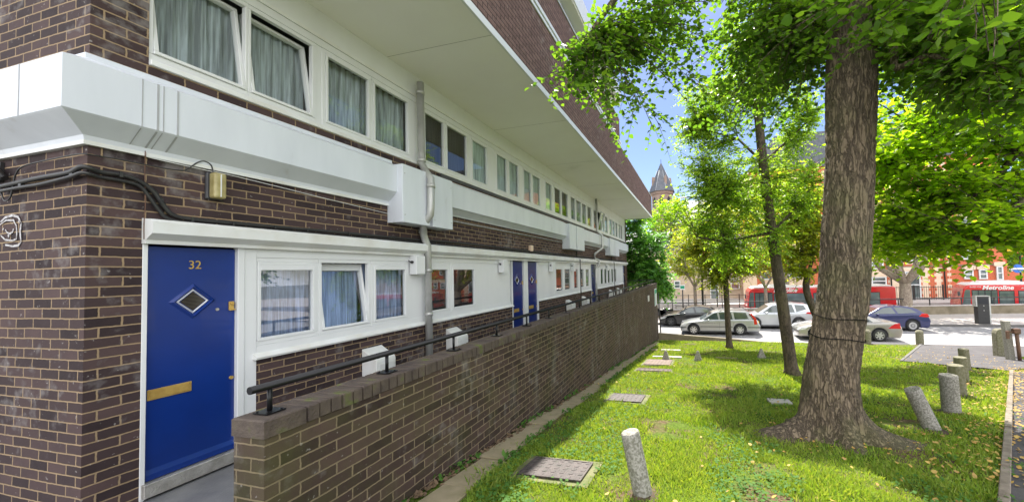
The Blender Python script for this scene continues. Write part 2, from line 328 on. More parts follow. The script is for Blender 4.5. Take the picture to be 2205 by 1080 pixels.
def proj(p):
    d=Vector(p)-Vector((0,0,CZ)); r,uu,f=cvec(1,0,0),cvec(0,1,0),cvec(0,0,1)
    return (CXP+FP*d.dot(r)/d.dot(f), CYP-FP*d.dot(uu)/d.dot(f))
def _yf(u,z,X):
    lo,hi=.3,60
    for _ in range(50):
        m=(lo+hi)/2
        if proj((X,m,z))[0]<u: lo=m
        else: hi=m
    return lo
boxing(4.27,5.36,4.85); fascia(5.36,_yf(1225,3,-4.05))
b1=_yf(1225,3,-4.05); boxing(b1,_yf(1257,3,-4.05),_yf(1240,3,-4.05)); b2=_yf(1257,3,-4.05)
b3=_yf(1313,3,-4.05); fascia(b2,b3); b4=_yf(1332,3,-4.05); boxing(b3,b4,(b3+b4)/2); fascia(b4,YE)
q=MB(); q.box(FX,FX+.02,5.4,YE,3.44,3.52); q.build('flashing',M['plastic'],bld)
# door canopy / lintel
lp=[(0,2.03),(.045,2.03),(.05,2.06),(.13,2.11),(.135,2.20),(.10,2.225),(0,2.235)]
def lintel(y0,y1):
    q=MB(); q.prism([(FX+a,z) for a,z in lp],y0,y1,'y'); q.build('canopy_trim',M['dirtywhite'],bld)
lintel(1.895,4.93); lintel(5.0,YE)
# windows --------------------------------------------------------------
WM=M['white']
def ring(mb,y0,y1,z0,z1,t,x0,x1,f=lambda p:p):
    for (a,b,c,d) in ((y0-t,y1+t,z0-t,z0),(y0-t,y1+t,z1,z1+t),(y0-t,y0,z0,z1),(y1,y1+t,z0,z1)):
        n=len(mb.v); mb.box(x0,x1,a,b,c,d)
        for i in range(n,len(mb.v)): mb.v[i]=f(mb.v[i])
def window(y0,y1,z0,z1,cur='net',tilt=0,par=bld,t=.045,glass='glass',bar=False,tl_=.045,tr_=.045):
    fr=MB(); ring(fr,y0-.03,y1+.03,z0-.03,z1+.03,.045,-4.36,FX-.012)
    for i_,v_ in enumerate(fr.v):
        if v_[1]<y0-.04: fr.v[i_]=(v_[0],y0-.03-tl_,v_[2])
        elif v_[1]>y1+.04: fr.v[i_]=(v_[0],y1+.03+tr_,v_[2])
    fo=fr.build('window',WM,par,.004,1)
    if tilt:
        def f(p):
            a=tilt; dx,dz=p[0]+4.33,p[2]-z0+.03; return (-4.33+dx*math.cos(a)-dz*math.sin(a)*1, p[1], z0-.03+dz*math.cos(a)+dx*math.sin(a))
    else: f=lambda p:p
    sa=MB(); ring(sa,y0,y1,z0,z1,.030,-4.352,FX+.004 if tilt else FX-.004,f)
    if bar: 
        n=len(sa.v); sa.box(-4.35,FX-.002,y0,y1,z1-.055,z1)
        for i in range(n,len(sa.v)): sa.v[i]=f(sa.v[i])
    sa.build('sash',WM,fo,.003,1)
    g=MB(); n=0; zt_=z1-(.055 if bar else 0); g.add([f((-4.334,y0,z0)),f((-4.334,y1,z0)),f((-4.334,y1,zt_)),f((-4.334,y0,zt_))],[(0,1,2,3)]); g.build('pane',M[glass],fo)
    if cur:
        c=MB(); ny=max(8,int((y1-y0+.2)/.012)); ys=np.linspace(y0-.08,y1+.08,ny); zs_=[z0-.04,(z0+z1)/2,z1+.06]
        if cur in('net','netb'):
            ph=random.random()*6
            amp=lambda y,k:.022*math.sin(y*58+ph+.5*math.sin(y*9)+k*.2)+.010*math.sin(y*131+ph)
        else: amp=lambda y,k:0
        cx_=-4.375 if cur=='frost' else -4.47
        vs=[(cx_-(.06 if tilt else 0)+amp(y,k),y,z) for k,z in enumerate(zs_) for y in ys]
        fs=[(k*ny+i,k*ny+i+1,(k+1)*ny+i+1,(k+1)*ny+i) for k in range(2) for i in range(ny-1)]
        c.add(vs,fs,True); c.build('curtain' if cur!='frost' else 'frosted_film',M[cur],fo,fix=False)
    else: pass
    return fo
def row(wins,ylo,yhi,zb,z0,z1,zt,low=False):
    """wins: (y0,y1,kind,tilt)"""
    i=MB(); wx=sorted(wins); 
    tt=[(min(.045,(wx[k][0]-(wx[k-1][1] if k else ylo-1))/2-.031),min(.045,((wx[k+1][0] if k+1<len(wx) else yhi+1)-wx[k][1])/2-.031)) for k in range(len(wx))]
    edges=[ylo]+[v for (a,b,*_),(l_,r_) in zip(wx,tt) for v in (a-.03-l_,b+.03+r_)]+[yhi]
    for k in range(0,len(edges),2):
        if edges[k+1]-edges[k]>.002: i.box(-4.37,FX-.018,edges[k],edges[k+1],z0-.075,z1+.075)
    i.box(-4.37,FX-.006,ylo,yhi,zb,z0-.075); i.box(-4.37,FX-.006,ylo,yhi,z1+.075,zt)
    i.build('infill_panel',WM,bld)
    for (a,b,kind,tl),(l_,r_) in zip(wx,tt): window(a,b,z0,z1,kind,tl,glass='glassd' if low else 'glass',bar=low,tl_=l_,tr_=r_)
U=[(1.98,2.55,'net',R(9)),(2.66,3.20,'net',R(9)),(3.42,3.98,'net',0),(4.09,4.68,'net',0)]
for a,b,k in [(5.06,5.45,'blind'),(5.61,6.12,'blind'),(6.38,6.83,'frost'),(7.3,7.68,'frost'),(7.86,8.26,'frost'),(8.62,8.98,'frost'),(9.16,9.58,'frost'),(10.04,10.44,'frost'),(10.74,11.2,'blind'),(11.38,11.9,'blind'),(12.29,12.7,'net'),(12.9,13.43,'net'),(13.61,14.11,'net'),(14.33,14.85,'net'),(15.3,15.75,None),(15.95,16.45,None),(16.75,17.14,'frost'),(17.35,17.78,'blind'),(18.29,18.75,'net'),(19.0,19.48,'net'),(19.75,20.2,'net'),(20.6,21.0,'blind'),(21.2,21.6,'net')]:
    U.append((a,b+.06,k,R(-14) if a==15.95 else 0))
row(U,1.92,YE,3.52,3.64,4.44,4.95)
q=MB(); q.box(FX-.006,FX+.03,1.92,YE,3.50,3.545); q.build('window_sill',M['dirtywhite'],bld,.004,1)
q=MB(); q.box(FX-.002,FX+.012,1.92,YE,4.60,4.64); q.build('head_trim',M['dirtywhite'],bld)
lowz=(.97,1.13,1.87,2.03)
row([(2.72,3.23,'netb',0),(3.37,3.93,'netb',R(9)),(4.08,4.60,'netb',0),(5.13,5.57,None,0),(5.73,6.37,None,0)],2.68,7.80,*lowz,low=True)
row([(10.7,11.28,None,0),(11.47,12.05,None,0),(12.43,12.88,None,0),(13.14,13.6,None,0),(13.88,14.33,None,0)],9.40,14.55,*lowz,low=True)
row([(16.21,16.7,None,0),(16.91,17.38,None,0),(17.6,18.08,None,0),(18.4,18.9,None,0),(19.1,19.6,None,0)],15.40,21.40,*lowz,low=True)
for a,b in ((2.68,7.86),(9.36,14.58),(15.36,21.46)):
    q=MB(); q.prism([(FX-.02,.925),(FX+.045,.925),(FX+.055,.945),(FX-.0,.985),(FX-.02,.985)],a-.03,b,'y'); q.build('window_sill',M['dirtywhite'],bld)
# doors ------------------------------------------------------------------
def text(name,s,size,loc,rot,m,par,ext=.002,sx=1.0,shear=0,bold=0):
    c=bpy.data.curves.new(name,'FONT'); c.body=s; c.size=size; c.extrude=ext; c.align_x='CENTER'; c.align_y='CENTER'; c.shear=shear; c.offset=bold
    t=bpy.data.objects.new(name,c); COL.objects.link(t); bpy.context.view_layer.update()
    me=bpy.data.meshes.new_from_object(t.evaluated_get(bpy.context.evaluated_depsgraph_get())); bpy.data.objects.remove(t)
    me.materials.clear(); me.materials.append(m)
    o=bpy.data.objects.new(name,me); COL.objects.link(o); o.parent=par; o.location=Vector(loc)-origin(par); o.rotation_euler=rot; o.scale=(sx,1,1); return o
def door(y0,y1,m,full=False,num=None,hand=1):
    z0,z1=.13,2.015; dx=FX-.035; W=y1-y0; s_=1 if full else W/.6
    d=MB(); d.box(dx-.045,dx,y0,y1,z0,z1); do=d.build('door',m,bld,.003,1)
    d=MB(); d.prism([(dx,z0+.0),(dx+.022,z0+.005),(dx+.022,z0+.05),(dx,z0+.085)],y0+.01,y1-.01,'y'); d.build('weather_bar',m,do)
    cy,cz,h=(y0+.29*W/.59),1.545,.155
    def dia(r0,r1,x0,x1,x2):
        q=MB(); o=[(cy,cz+r1),(cy+r1,cz),(cy,cz-r1),(cy-r1,cz)]; i=[(cy,cz+r0),(cy+r0,cz),(cy,cz-r0),(cy-r0,cz)]; md=[((a[0]+b[0])/2,(a[1]+b[1])/2) for a,b in zip(o,i)]
        vs=[(x0,*p) for p in o]+[(x1,*p) for p in md]+[(x2,*p) for p in i]
        fs=[(k,(k+1)%4,(k+1)%4+4,k+4) for k in range(4)]+[(k+4,(k+1)%4+4,(k+1)%4+8,k+8) for k in range(4)]
        q.add(vs,fs); return q
    wf=dia(.105,h,dx,dx+.02,dx-.012).build('door_window',m,do)
    dia(.082,.112,dx-.005,dx+.010,dx-.010).build('glazing_bead',M['white'],wf)
    g=MB(); g.add([(dx+.001,cy,cz+.084),(dx+.001,cy+.084,cz),(dx+.001,cy,cz-.084),(dx+.001,cy-.084,cz)],[(0,1,2,3)]); g.build('wired_pane',M['wired'],wf)
    q=MB(); 
    yl=y0+.02*s_ if full else y0+.1
    q.box(dx,dx+.008,yl,yl+.265*min(1,s_),.765,.850); lb=q.build('letterbox',M['brass'],do,.003,1)
    q=MB(); q.box(dx+.008,dx+.0125,yl+.015,yl+.25*min(1,s_),.778,.838); q.build('flap',M['brass'],lb,.002,1)
    kq=MB(); kq.cyl((dx,y0+.455*W/.59,1.455),(dx+.012,y0+.455*W/.59,1.455),.013,n=12); kq.build('spyhole',M['alu'],do)
    kq=MB(); kq.box(dx,dx+.018,y1-.05,y1-.015,1.44,1.52); kq.cyl((dx+.018,y1-.032,1.50),(dx+.03,y1-.032,1.50),.014,n=12); kq.box(dx+.018,dx+.03,y1-.055,y1-.01,1.435,1.45); kq.build('night_latch',M['brass'],do,.002,1)
    kq=MB(); kq.cyl((dx,y1-.028,.80),(dx+.012,y1-.028,.80),.016,n=12); kq.build('keyhole',M['brass'],do)
    if num: text('house_number',num,.105,(dx+.002,y0+.30*W/.59,1.862),(R(90),0,R(90)),M['brass'],do,.003,.85)
    t=MB(); t.box(FX-.06,FX+.005,y0-.03,y0,.0,2.03); t.build('door_frame',WM,bld,.003,1)
    t=MB(); t.box(FX-.08,FX+.04,y0-.02,y1+.02,.02,.128); t.build('threshold_plate',M['alu'],bld,.004,1)
    return do
def wiredmat():
    m,nt,out=newmat('wired_glass'); L=nt.links.new; p=N(nt,'ShaderNodeBsdfPrincipled'); p.inputs['Roughness'].default_value=.08; L(p.outputs[0],out.inputs[0])
    w_=N(nt,'ShaderNodeTexWave',wave_type='BANDS',bands_direction='Z'); w_.inputs['Scale'].default_value=26; tc=N(nt,'ShaderNodeTexCoord'); L(tc.outputs['Object'],w_.inputs[0])
    L(ramp(nt,w_.outputs[0],[(.5,(.012,.010,.008)),(.85,(.09,.08,.065))]),p.inputs[0]); return m
M['wired']=wiredmat()
door(1.93,2.52,M['blue'],True,'32')
q=MB(); q.box(FX-.06,FX+.006,2.52,2.575,0,2.03); q.box(FX-.06,FX-.004,2.575,2.68,0,2.03); q.build('door_post',WM,bld,.004,1)
door(7.90,8.47,M['navy']); door(8.71,9.31,M['navy'])
q=MB(); q.box(FX-.06,FX+.004,8.50,8.68,0,2.03); q.box(FX-.06,FX+.004,9.31,9.36,0,2.03); q.build('door_post',WM,bld,.004,1)
door(14.62,15.30,M['navy']); door(21.50,21.95,M['navy'])
# overhang -----------------------------------------------------------------
XS,ZS=-2.55,4.95
q=MB(); q.box(-14,XS-.02,1.45,YE,ZS,ZS+.2); q.build('soffit',M['soffit'],bld)
for yj in (4.3,7.2,10.1,13.0,15.9,18.8): tag(MB().box(FX,XS-.03,yj-.004,yj+.004,ZS-.0015,ZS+.001).build('soffit_joint',mat('soffit_joint',(.45,.44,.40)),bld))
q=MB(); q.box(XS-.02,XS+.012,1.40,YE+.0,ZS-.02,ZS+.085); q.build('drip_trim',M['white'],bld)
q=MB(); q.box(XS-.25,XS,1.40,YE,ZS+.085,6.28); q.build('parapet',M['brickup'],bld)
q=MB(); q.box(XS-.3,XS+.02,1.40,13.0,6.285,6.345); q.box(XS-.3,XS+.005,1.40,13.0,6.345,6.375);q.box(XS-.3,XS+.035,1.40,13.0,6.375,6.45); q.build('slab_edge',M['white'],bld)
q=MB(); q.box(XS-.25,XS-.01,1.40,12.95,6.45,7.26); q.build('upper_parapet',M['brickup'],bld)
q=MB(); q.box(XS-.27,XS+.01,1.40,12.97,7.26,7.30); q.box(XS-.27,XS+.01,13.0,YE,6.28,6.32); q.build('coping',M['zinc'],bld)
ux=XS-.45
q=MB(); q.box(-14,ux,1.40,12.9,6.4,7.95); q.build('upper_wall',M['white'],bld)
for k in range(8):
    a=1.7+k*1.4; fr=MB(); ring(fr,a,a+1.1,7.35,7.72,.05,ux,ux+.03); fo=fr.build('window',WM,bld)
    g=MB(); g.box(ux+.005,ux+.012,a,a+1.1,7.35,7.72); g.build('pane',M['busglass'],fo)
sl=onX(1335,224,XS+.1); sy=sl.y
q=MB(); q.box(-14,XS+.1,1.0,sy,sl.z,sl.z+.04); q.build('roof_soffit',M['soffit'],bld)
q=MB(); q.box(-14,XS+.13,1.0,sy+.03,sl.z+.04,sl.z+.55); q.build('roof_slab',M['white'],bld)
q=MB(); q.box(-14,-5,13,YE,5.15,8.2); q.build('stair_tower',M['brickup'],bld)
q=MB(); q.box(-14,-4.7,1.95,2.0,-.5,4.9); q.build('party_wall',M['room'],bld)
# ------------------------------------------------------------------ fixed things on the facade
def pipe(label,pts,r,m,collars,group=None,name='downpipe',nb=14):
    t=thing(name,label,'pipe',pts[-1],group)
    MB().tube(pts,r,nb).build('pipe',m,t)
    for i in collars:
        p=Vector(i); MB().cyl(p-Vector((0,0,.03)),p+Vector((0,0,.03)),r*1.16,n=nb).build('collar',m,t)
    return t
P=lambda u,v,X:tuple(onX(u,v,X))
pp=[P(905,178,-4.2),P(908,352,-4.2),P(915,366,-4.10),P(928,384,-3.96),P(928,440,-3.96),P(927,462,-3.96),P(912,484,-4.12),(-4.2,4.86,2.40),(-4.2,4.90,2.30),(-4.2,4.96,2.2),(-4.2,4.97,.02)]
pipe('silver metal downpipe dropping from the soffit between the two white boxes nearest the camera',pp,.053,M['galv'],[P(905,200,-4.2),P(908,345,-4.2),P(928,400,-3.96),(-4.2,4.86,2.42),(-4.2,4.97,1.8),(-4.2,4.97,1.1)],'downpipes on the facade')
y2=_yf(1285,4,-4.2)
pp=[(-4.2,y2,4.93),(-4.2,y2,3.5),(-4.0,y2+.1,3.3),(-4.0,y2+.1,2.75),(-4.2,y2-.5,2.45),(-4.2,y2-.5,2.25),(-4.15,y2,2.2),(-4.15,y2-.1,1.95),(-4.2,y2-.4,1.8),(-4.2,y2-.4,.02)]
pipe('dull grey downpipe with a dog-leg beside the far doorway',pp,.05,M['galv'],[(-4.2,y2,4.0),(-4.2,y2-.4,1.2)],'downpipes on the facade')
for u,l in ((1243,'thin black gas pipe running down the wall to the nearer pair of far meter boxes'),(1318,'thin black gas pipe beside the farthest white boxing')):
    y=_yf(u,1.5,-4.25); pipe(l,[(-4.25,y,2.48),(-4.25,y,2.2),(-4.12,y,2.16),(-4.12,y,.02)],.018,M['black'],[(-4.12,y,1.7),(-4.12,y,1.0)],'thin black pipes',nb=8,name='gas_pipe')
# cables
def cable(label,pts,r,m=None,clips=()):
    t=thing('cable',label,'cable',pts[0],'cables on the brick wall')
    # smooth with catmull rom
    P_=[Vector(p) for p in pts]; o=[]
    for i in range(len(P_)-1):
        a,b,c,d=P_[max(i-1,0)],P_[i],P_[i+1],P_[min(i+2,len(P_)-1)]
        for k in range(6):
            s_=k/6; o.append(.5*((2*b)+(c-a)*s_+(2*a-5*b+4*c-d)*s_*s_+(3*b-a-3*c+d)*s_**3))
    o.append(P_[-1]); MB().tube(o,r,8).build('sleeve',m or M['black'],t)
    for c in clips:
        c=Vector(c); MB().box(c.x-.012,c.x+.022,c.y-.009,c.y+.009,c.z-.02,c.z+.02).build('clip',M['black'],t)
yc=CY-.03
def EC(u,v): p=onY(u,v,yc); return tuple(p)
C=lambda u,v,X=-4.262:tuple(onX(u,v,X))
cable('upper thick black cable curving down round the brick corner and over the door canopy',[EC(0,402),EC(40,393),EC(90,382),EC(150,371),(-4.262,yc,2.565),C(215,370),C(258,376),C(300,390),C(330,412),C(352,442),C(372,462),C(410,471),C(500,480),C(620,490),C(750,502),C(900,516),C(1000,524),(-4.262,9,2.30),(-4.262,14,2.30),(-4.262,22,2.30)],.017,clips=[C(258,376),C(345,433),C(412,472),C(500,481),C(590,489),C(660,495),C(750,503)])
cable('lower thick black cable curving beside its twin round the brick corner',[EC(0,412),EC(40,404),EC(90,396),EC(150,381),(-4.262,yc,2.52),C(215,381),C(258,388),C(300,400),C(322,425),C(342,452),C(362,470),C(410,480),C(500,488),C(620,497),C(750,509),C(900,521),(-4.262,9,2.26),(-4.262,14,2.26),(-4.262,22,2.26)],.013,clips=[EC(45,400),EC(155,376)])
cable('thin black cable looping from the lamp back round the corner',[C(458,372),C(455,356),C(440,347),C(425,350),C(405,363),C(390,367),C(340,360),C(260,344),C(200,334),(-4.27,yc+.01,2.66),EC(160,333),EC(100,345),EC(50,358),EC(34,375),EC(28,400),EC(22,425),EC(10,432),EC(2,415)],.005)
cable('pale thin wire stapled along the top of the brickwork',[C(316,328),C(318,336),C(330,341),C(450,368),C(470,371),C(600,402),C(700,427),C(845,462)],.0035,M['dirtywhite'])
cable('thin brown wire hanging straight down above the door corner',[C(313,325),C(312,380),C(313,440),C(310,480),C(310,515)],.003,M['rust'])
# bulkhead lamp
lc=onX(462,402,-4.27)
t=thing('bulkhead_lamp','yellowed rectangular bulkhead lamp on the brick wall above the first door','lamp',(FX,lc.y,lc.z),'wall lamps')
MB().box(FX,FX+.03,lc.y-.06,lc.y+.06,lc.z-.12,lc.z+.125).build('back_box',M['plastic'],t,.01)
MB().box(FX+.03,FX+.11,lc.y-.046,lc.y+.046,lc.z-.115,lc.z+.12).build('lens',M['lens'],t,.02,3)
MB().box(FX+.108,FX+.114,lc.y-.004,lc.y+.004,lc.z-.10,lc.z+.105).build('rib',M['dirtywhite'],t)
p=onX(1140,533,FX); t=thing('bulkhead_lamp','small cream bulkhead lamp on the band above the pair of far blue doors','lamp',tuple(p),'wall lamps')
MB().box(FX,FX+.09,p.y-.07,p.y+.07,p.z-.1,p.z+.06).build('lens',M['cream'],t,.02)
# small white boxes hung beneath the canopy
for i,(u,l) in enumerate(((903,'white camera box under the canopy beside the first downpipe'),(1086,'white camera box under the canopy left of the pair of blue doors'),(1191,'white camera box under the canopy right of the pair of blue doors'),(1236,'white camera box under the canopy between the far windows'),(1309,'white camera box under the canopy at the last windows'))):
    y=_yf(u,1.9,-4.2)
    t=thing('junction_box',l,'box',(FX,y,2.03),'white boxes under the canopy')
    MB().box(FX,FX+.13,y-.10,y+.09,1.74,2.028).build('casing',M['white'],t,.008)
    MB().tube([(FX+.07,y-.1,1.93),(FX+.07,y-.16,1.93),(FX+.10,y-.22,1.95)],.008,6).build('arm',M['black'],t)
    MB().cyl((FX+.06,y-.102,1.93),(FX+.06,y-.125,1.93),.022,n=10).build('bracket',M['black'],t)
# meter boxes
mb_l=['first','second']
GP='white meter boxes on the low brick wall'
for (u0,u1,l) in ((779,853,'large off-white meter box with sloping lid below the open window'),(960,1008,'off-white meter box with sloping lid below the two clear windows'),(1218,1240,'pale meter box, nearer one of the pair past the two doors'),(1252,1270,'pale meter box, farther one of the pair past the two doors'),(1311,1324,'small pale meter box, nearer of the two by the far end of the handrail'),(1328,1339,'small pale meter box, farther of the two by the far end of the handrail')):
    ya=_yf(u0,.6,FX); yb=_yf(u1,.6,-4.05); yb=max(yb,ya+.3)
    t=thing('meter_box',l,'meter box',(FX,ya,0),GP)
    q=MB(); q.prism([(FX,.03),(FX+.235,.03),(FX+.24,.60),(FX+.23,.64),(FX,.775)],ya,yb,'y'); q.build('casing',M['dirtywhite'],t,.008)
    q=MB(); q.prism([(FX+.236,.05),(FX+.247,.05),(FX+.247,.58),(FX+.24,.58)],ya+.03,yb-.03,'y'); lid=q.build('lid',M['dirtywhite'],t,.003,1)
    MB().cyl((FX+.246,(ya+yb)/2,.42),(FX+.252,(ya+yb)/2,.42),.012,n=10).build('lock',M['plastic'],lid)
# graffiti on the end wall
g=MB()
def stroke(pts,r=.012):
    pts=[onY(u,v,CY-.004) for u,v in pts]
    # flat ribbon on the wall
    vs=[];n=len(pts)
    for i,p in enumerate(pts):
        t=(pts[min(i+1,n-1)]-pts[max(i-1,0)]).normalized(); nn=Vector((-t.z,0,t.x))*r*.72*(.7+.6*random.random()); vs+= [p+nn,p-nn]
    fs=[(2*i,2*i+1,2*i+3,2*i+2) for i in range(n-1)]; vs2=[(v[0],v[1]-.002,v[2]) for v in vs]; g.add(vs2,fs)
stroke([(2,478),(12,468),(28,463),(40,467),(46,480),(44,500),(46,520),(40,528),(28,530),(12,527)])
stroke([(0,484),(14,474),(30,474),(36,486),(37,502),(36,514),(28,518),(12,516),(2,506)],.010)
stroke([(12,494),(16,500),(22,503),(28,499),(30,492)],.010); stroke([(18,505),(20,510)],.014); stroke([(7,492),(8,494)],.014); stroke([(40,476),(48,482)],.008)
go=g.build('graffiti',M['paintwhite'],None,fix=False); tag(go,'white spray-painted scribble on the brick end wall left of the door','graffiti')
# dark bracket at the left edge
e=onY(10,372,yc)
t=thing('bracket_light','dark fitting on the end wall where the cables enter at the left edge','lamp',(e.x,CY,e.z),'wall lamps')
MB().tube([(e.x-.25,CY-.03,e.z+.05),(e.x-.05,CY-.07,e.z),(e.x+.04,CY-.04,e.z-.05)],[.05,.045,.02],10).build('housing',M['black'],t)
MB().box(e.x-.3,e.x-.1,CY-.02,CY-.0005,e.z-.06,e.z+.1).build('back_plate',M['black'],t)
# ================================================================== RETAINING WALL, RAIL
XR,XL,YW,YF=-2.345,-2.577,1.50,22.0
t=thing('retaining_wall','long mossy dark brick retaining wall with brick-on-edge coping beside the lawn','wall',(XR,YW,gz(0,YW)))
MB().box(XL,XR,YW,YF,-3.2,.832).build('wall',M['brickwall'],t)
M['copbrick']=mat('mossy_coping_brick',(.048,.034,.030),(.088,.066,.050),7,.8,.7,60,c3=(.085,.10,.022),lo=.3,hi=.58)
cb=MB(); y=YW-.008; k=0
while y<YF:
    L_=.222 if k==0 else .066; j=lambda a:random.uniform(-a,a)
    dx,dz=j(.005),j(.003); x0,x1=XL-.008+dx,XR+.010+dx; z1=.932+dz; z0=.838 if k else .833; cb_n=len(cb.v)
    e=.008
    vs=[(x0,y,z0),(x1,y,z0),(x1,y+L_,z0),(x0,y+L_,z0),(x0,y,z1-e),(x1,y,z1-e),(x1,y+L_,z1-e),(x0,y+L_,z1-e),(x0+e,y+e,z1),(x1-e,y+e,z1),(x1-e,y+L_-e,z1),(x0+e,y+L_-e,z1)]
    cb.add(vs,[(0,3,2,1),(0,1,5,4),(1,2,6,5),(2,3,7,6),(3,0,4,7),(4,5,9,8),(5,6,10,9),(6,7,11,10),(7,4,8,11),(8,9,10,11)])
    y+=L_+.010; k+=1
cb.build('coping',M['copbrick'],t)
MB().box(XL+.006,XR-.006,YW+.005,YF-.005,.833,.865).build('mortar_bed',mat('mossy_mortar',(.12,.12,.05),(.20,.17,.12),14,.9),t)
t=thing('handrail','long black tubular handrail bolted along the retaining wall coping','handrail',(-2.46,1.5,.93))
RX=-2.46
MB().tube([(RX,1.50,1.088),(RX,YF-.1,1.10)],.022,14).build('rail',M['blackmetal'],t)
for i in range(25):
    y=1.60+.83*i
    if y>YF-.2: break
    q=MB(); q.box(RX-.055,RX+.055,y-.05,y+.05,.936,.944); q.cyl((RX,y,.944),(RX,y,1.07),.0125,n=10)
    if i<6:
        for a in(-1,1):
            for b in(-1,1): q.cyl((RX+a*.04,y+b*.036,.944),(RX+a*.04,y+b*.036,.951),.006,n=6)
    q.build('post',M['blackmetal'],t)
t=thing('railing_fence','low dark guard rail at the far end of the walkway','fence',(-3.4,21.8,0))
MB().tube([(-4.2,22.2,1.1),(-2.6,22.2,1.1)],.02,8).build('rail',M['black'],t)
for x in (-4.1,-3.4,-2.7): MB().cyl((x,22.2,0),(x,22.2,1.1),.015,n=8).build('post',M['black'],t)
p=onX(1411,640,XR); q=thing('wall_sign','white and green notice fixed near the far end of the retaining wall','sign',(XR,20.9,0))
MB().box(XR+.002,XR+.012,20.55,21.6,-.35,.62).build('board',M['white'],q)
MB().box(XR+.0125,XR+.016,20.6,20.85,-.3,.57).build('band',M['green'],q)
MB().box(XR+.0125,XR+.016,20.85,21.55,.35,.57).build('heading',M['green'],q)
p0=onX(1396,642,XR); q=MB(); q.box(XR+.001,XR+.03,p0.y-.2,p0.y+.2,p0.z-.14,p0.z+.14); o=q.build('wall_plate',M['white'],None); tag(o,'tiny white plate on the brick retaining wall short of the green notice','sign')
t=thing('drain_pipe','thin dark pipe standing at the far corner of the retaining wall','pipe',(XR+.12,22.1,-2.4)); MB().tube([(XR+.05,22.1,.3),(XR+.1,22.1,-1),(XR+.14,22.1,-2.5)],.035,8).build('pipe',M['black'],t)
# ================================================================== GROUND
gs=MB(); gs.add([(-400,-60,-3.3),(400,-60,-3.3),(400,700,-3.3),(-400,700,-3.3)],[(0,1,2,3)]); tag(gs.build('ground',mat('far_ground',(.16,.15,.12),(.10,.11,.07),.05,.9)),kind='structure')
def sheet(name,poly,zf,m,nx=0):
    q=MB(); q.add([(x,y,zf if not callable(zf) else zf(x,y)) for x,y in poly],[tuple(range(len(poly)))]); return tag(q.build(name,m),kind='structure')
q=MB(); q.box(-14,XL,-5,1.62,-.9,0.0); q.box(FX-.3,XL,1.62,YF+.5,-3.2,0.0); tag(q.build('walkway',M['walk']),kind='structure')
# lawn grid
def soilmat():
    m,nt,out=newmat('lawn_ground'); L=nt.links.new; p=N(nt,'ShaderNodeBsdfPrincipled'); p.inputs['Roughness'].default_value=.95; p.inputs['Specular IOR Level'].default_value=.1; L(p.outputs[0],out.inputs[0])
    tc=N(nt,'ShaderNodeTexCoord').outputs['Object']; n1=noise_(nt,tc,1.7,7,.65); n2=noise_(nt,tc,26,5)
    a=ramp(nt,n2,[(.3,(.055,.085,.012)),(.55,(.09,.14,.018)),(.8,(.14,.16,.04))]); b=ramp(nt,n2,[(.3,(.07,.045,.028)),(.6,(.14,.10,.06)),(.8,(.22,.17,.10))])
    L(mixc(nt,ramp(nt,n1,[(.46,(0,0,0)),(.60,(1,1,1))]),a,b),p.inputs[0])
    bp=N(nt,'ShaderNodeBump'); bp.inputs['Strength'].default_value=1; bp.inputs['Distance'].default_value=.03; L(n2,bp.inputs['Height']); L(bp.outputs[0],p.inputs['Normal']); return m
TC=Vector((1.62,5.08,0))      # big tree foot
def lz(x,y):
    z=gz(x,y)+.018*noise.noise(Vector((x*.9,y*.9,0)))+.008*noise.noise(Vector((x*4,y*4,3)))
    d=math.hypot(x-TC.x,y-TC.y); z+=.05*math.exp(-(d/.6)**2)
    return z
nx,ny=150,150; xs=[-2.35+29*(i/nx)**1.5 for i in range(nx+1)]; ys=[-4+25.45*(j/ny) for j in range(ny+1)]
q=MB(); q.add([(x,y,lz(x,y)) for y in ys for x in xs],[(j*(nx+1)+i,j*(nx+1)+i+1,(j+1)*(nx+1)+i+1,(j+1)*(nx+1)+i) for j in range(ny) for i in range(nx)],True)
tag(q.build('lawn',soilmat(),None,fix=False),kind='structure')
sheet('road',[(-120,21.2),(120,21.2),(120,27.7),(-120,27.7)],-2.45,M['asphalt'])
sheet('near_pavement',[(-120,21.2),(120,21.2),(120,22.0),(-120,22.0)],-2.435,M['pave'])
q=MB(); q.box(-120,120,27.7,27.85,-3.2,-2.31); tag(q.build('kerb',M['kerb']),kind='structure')
lowy=lambda x:30.95+.12*x
q=MB(); q.add([(-120,27.85,-2.315),(120,27.85,-2.315),(120,lowy(120),-2.315),(-20,lowy(-20),-2.315),(-120,28.55,-2.315)],[(0,1,2,3,4)]); 
def pavmat():
    m,nt,out=newmat('paving_flags'); L=nt.links.new; p=N(nt,'ShaderNodeBsdfPrincipled'); p.inputs['Roughness'].default_value=.85; L(p.outputs[0],out.inputs[0]); tc=N(nt,'ShaderNodeTexCoord').outputs['Object']
    b=N(nt,'ShaderNodeTexBrick'); b.inputs['Scale'].default_value=1; b.inputs['Brick Width'].default_value=.9; b.inputs['Row Height'].default_value=.6; b.inputs['Mortar Size'].default_value=.012; b.inputs['Color1'].default_value=(.40,.36,.33,1); b.inputs['Color2'].default_value=(.47,.43,.40,1); b.inputs['Mortar'].default_value=(.24,.21,.19,1)
    L(tc,b.inputs[0]); L(mixc(nt,math_(nt,'MULTIPLY',noise_(nt,tc,1.2,5),.4),b.outputs[0],(.30,.27,.25)),p.inputs[0]); return m
tag(q.build('pavement',pavmat()),kind='structure')
sheet('back_road',[(-120,26),(120,44),(120,60),(-120,42)],-3.2,M['asphalt'])
q=MB(); q.box(-60,80,40.3,60,-3.2,-2.12); tag(q.build('far_pavement',M['pave']),kind='structure')
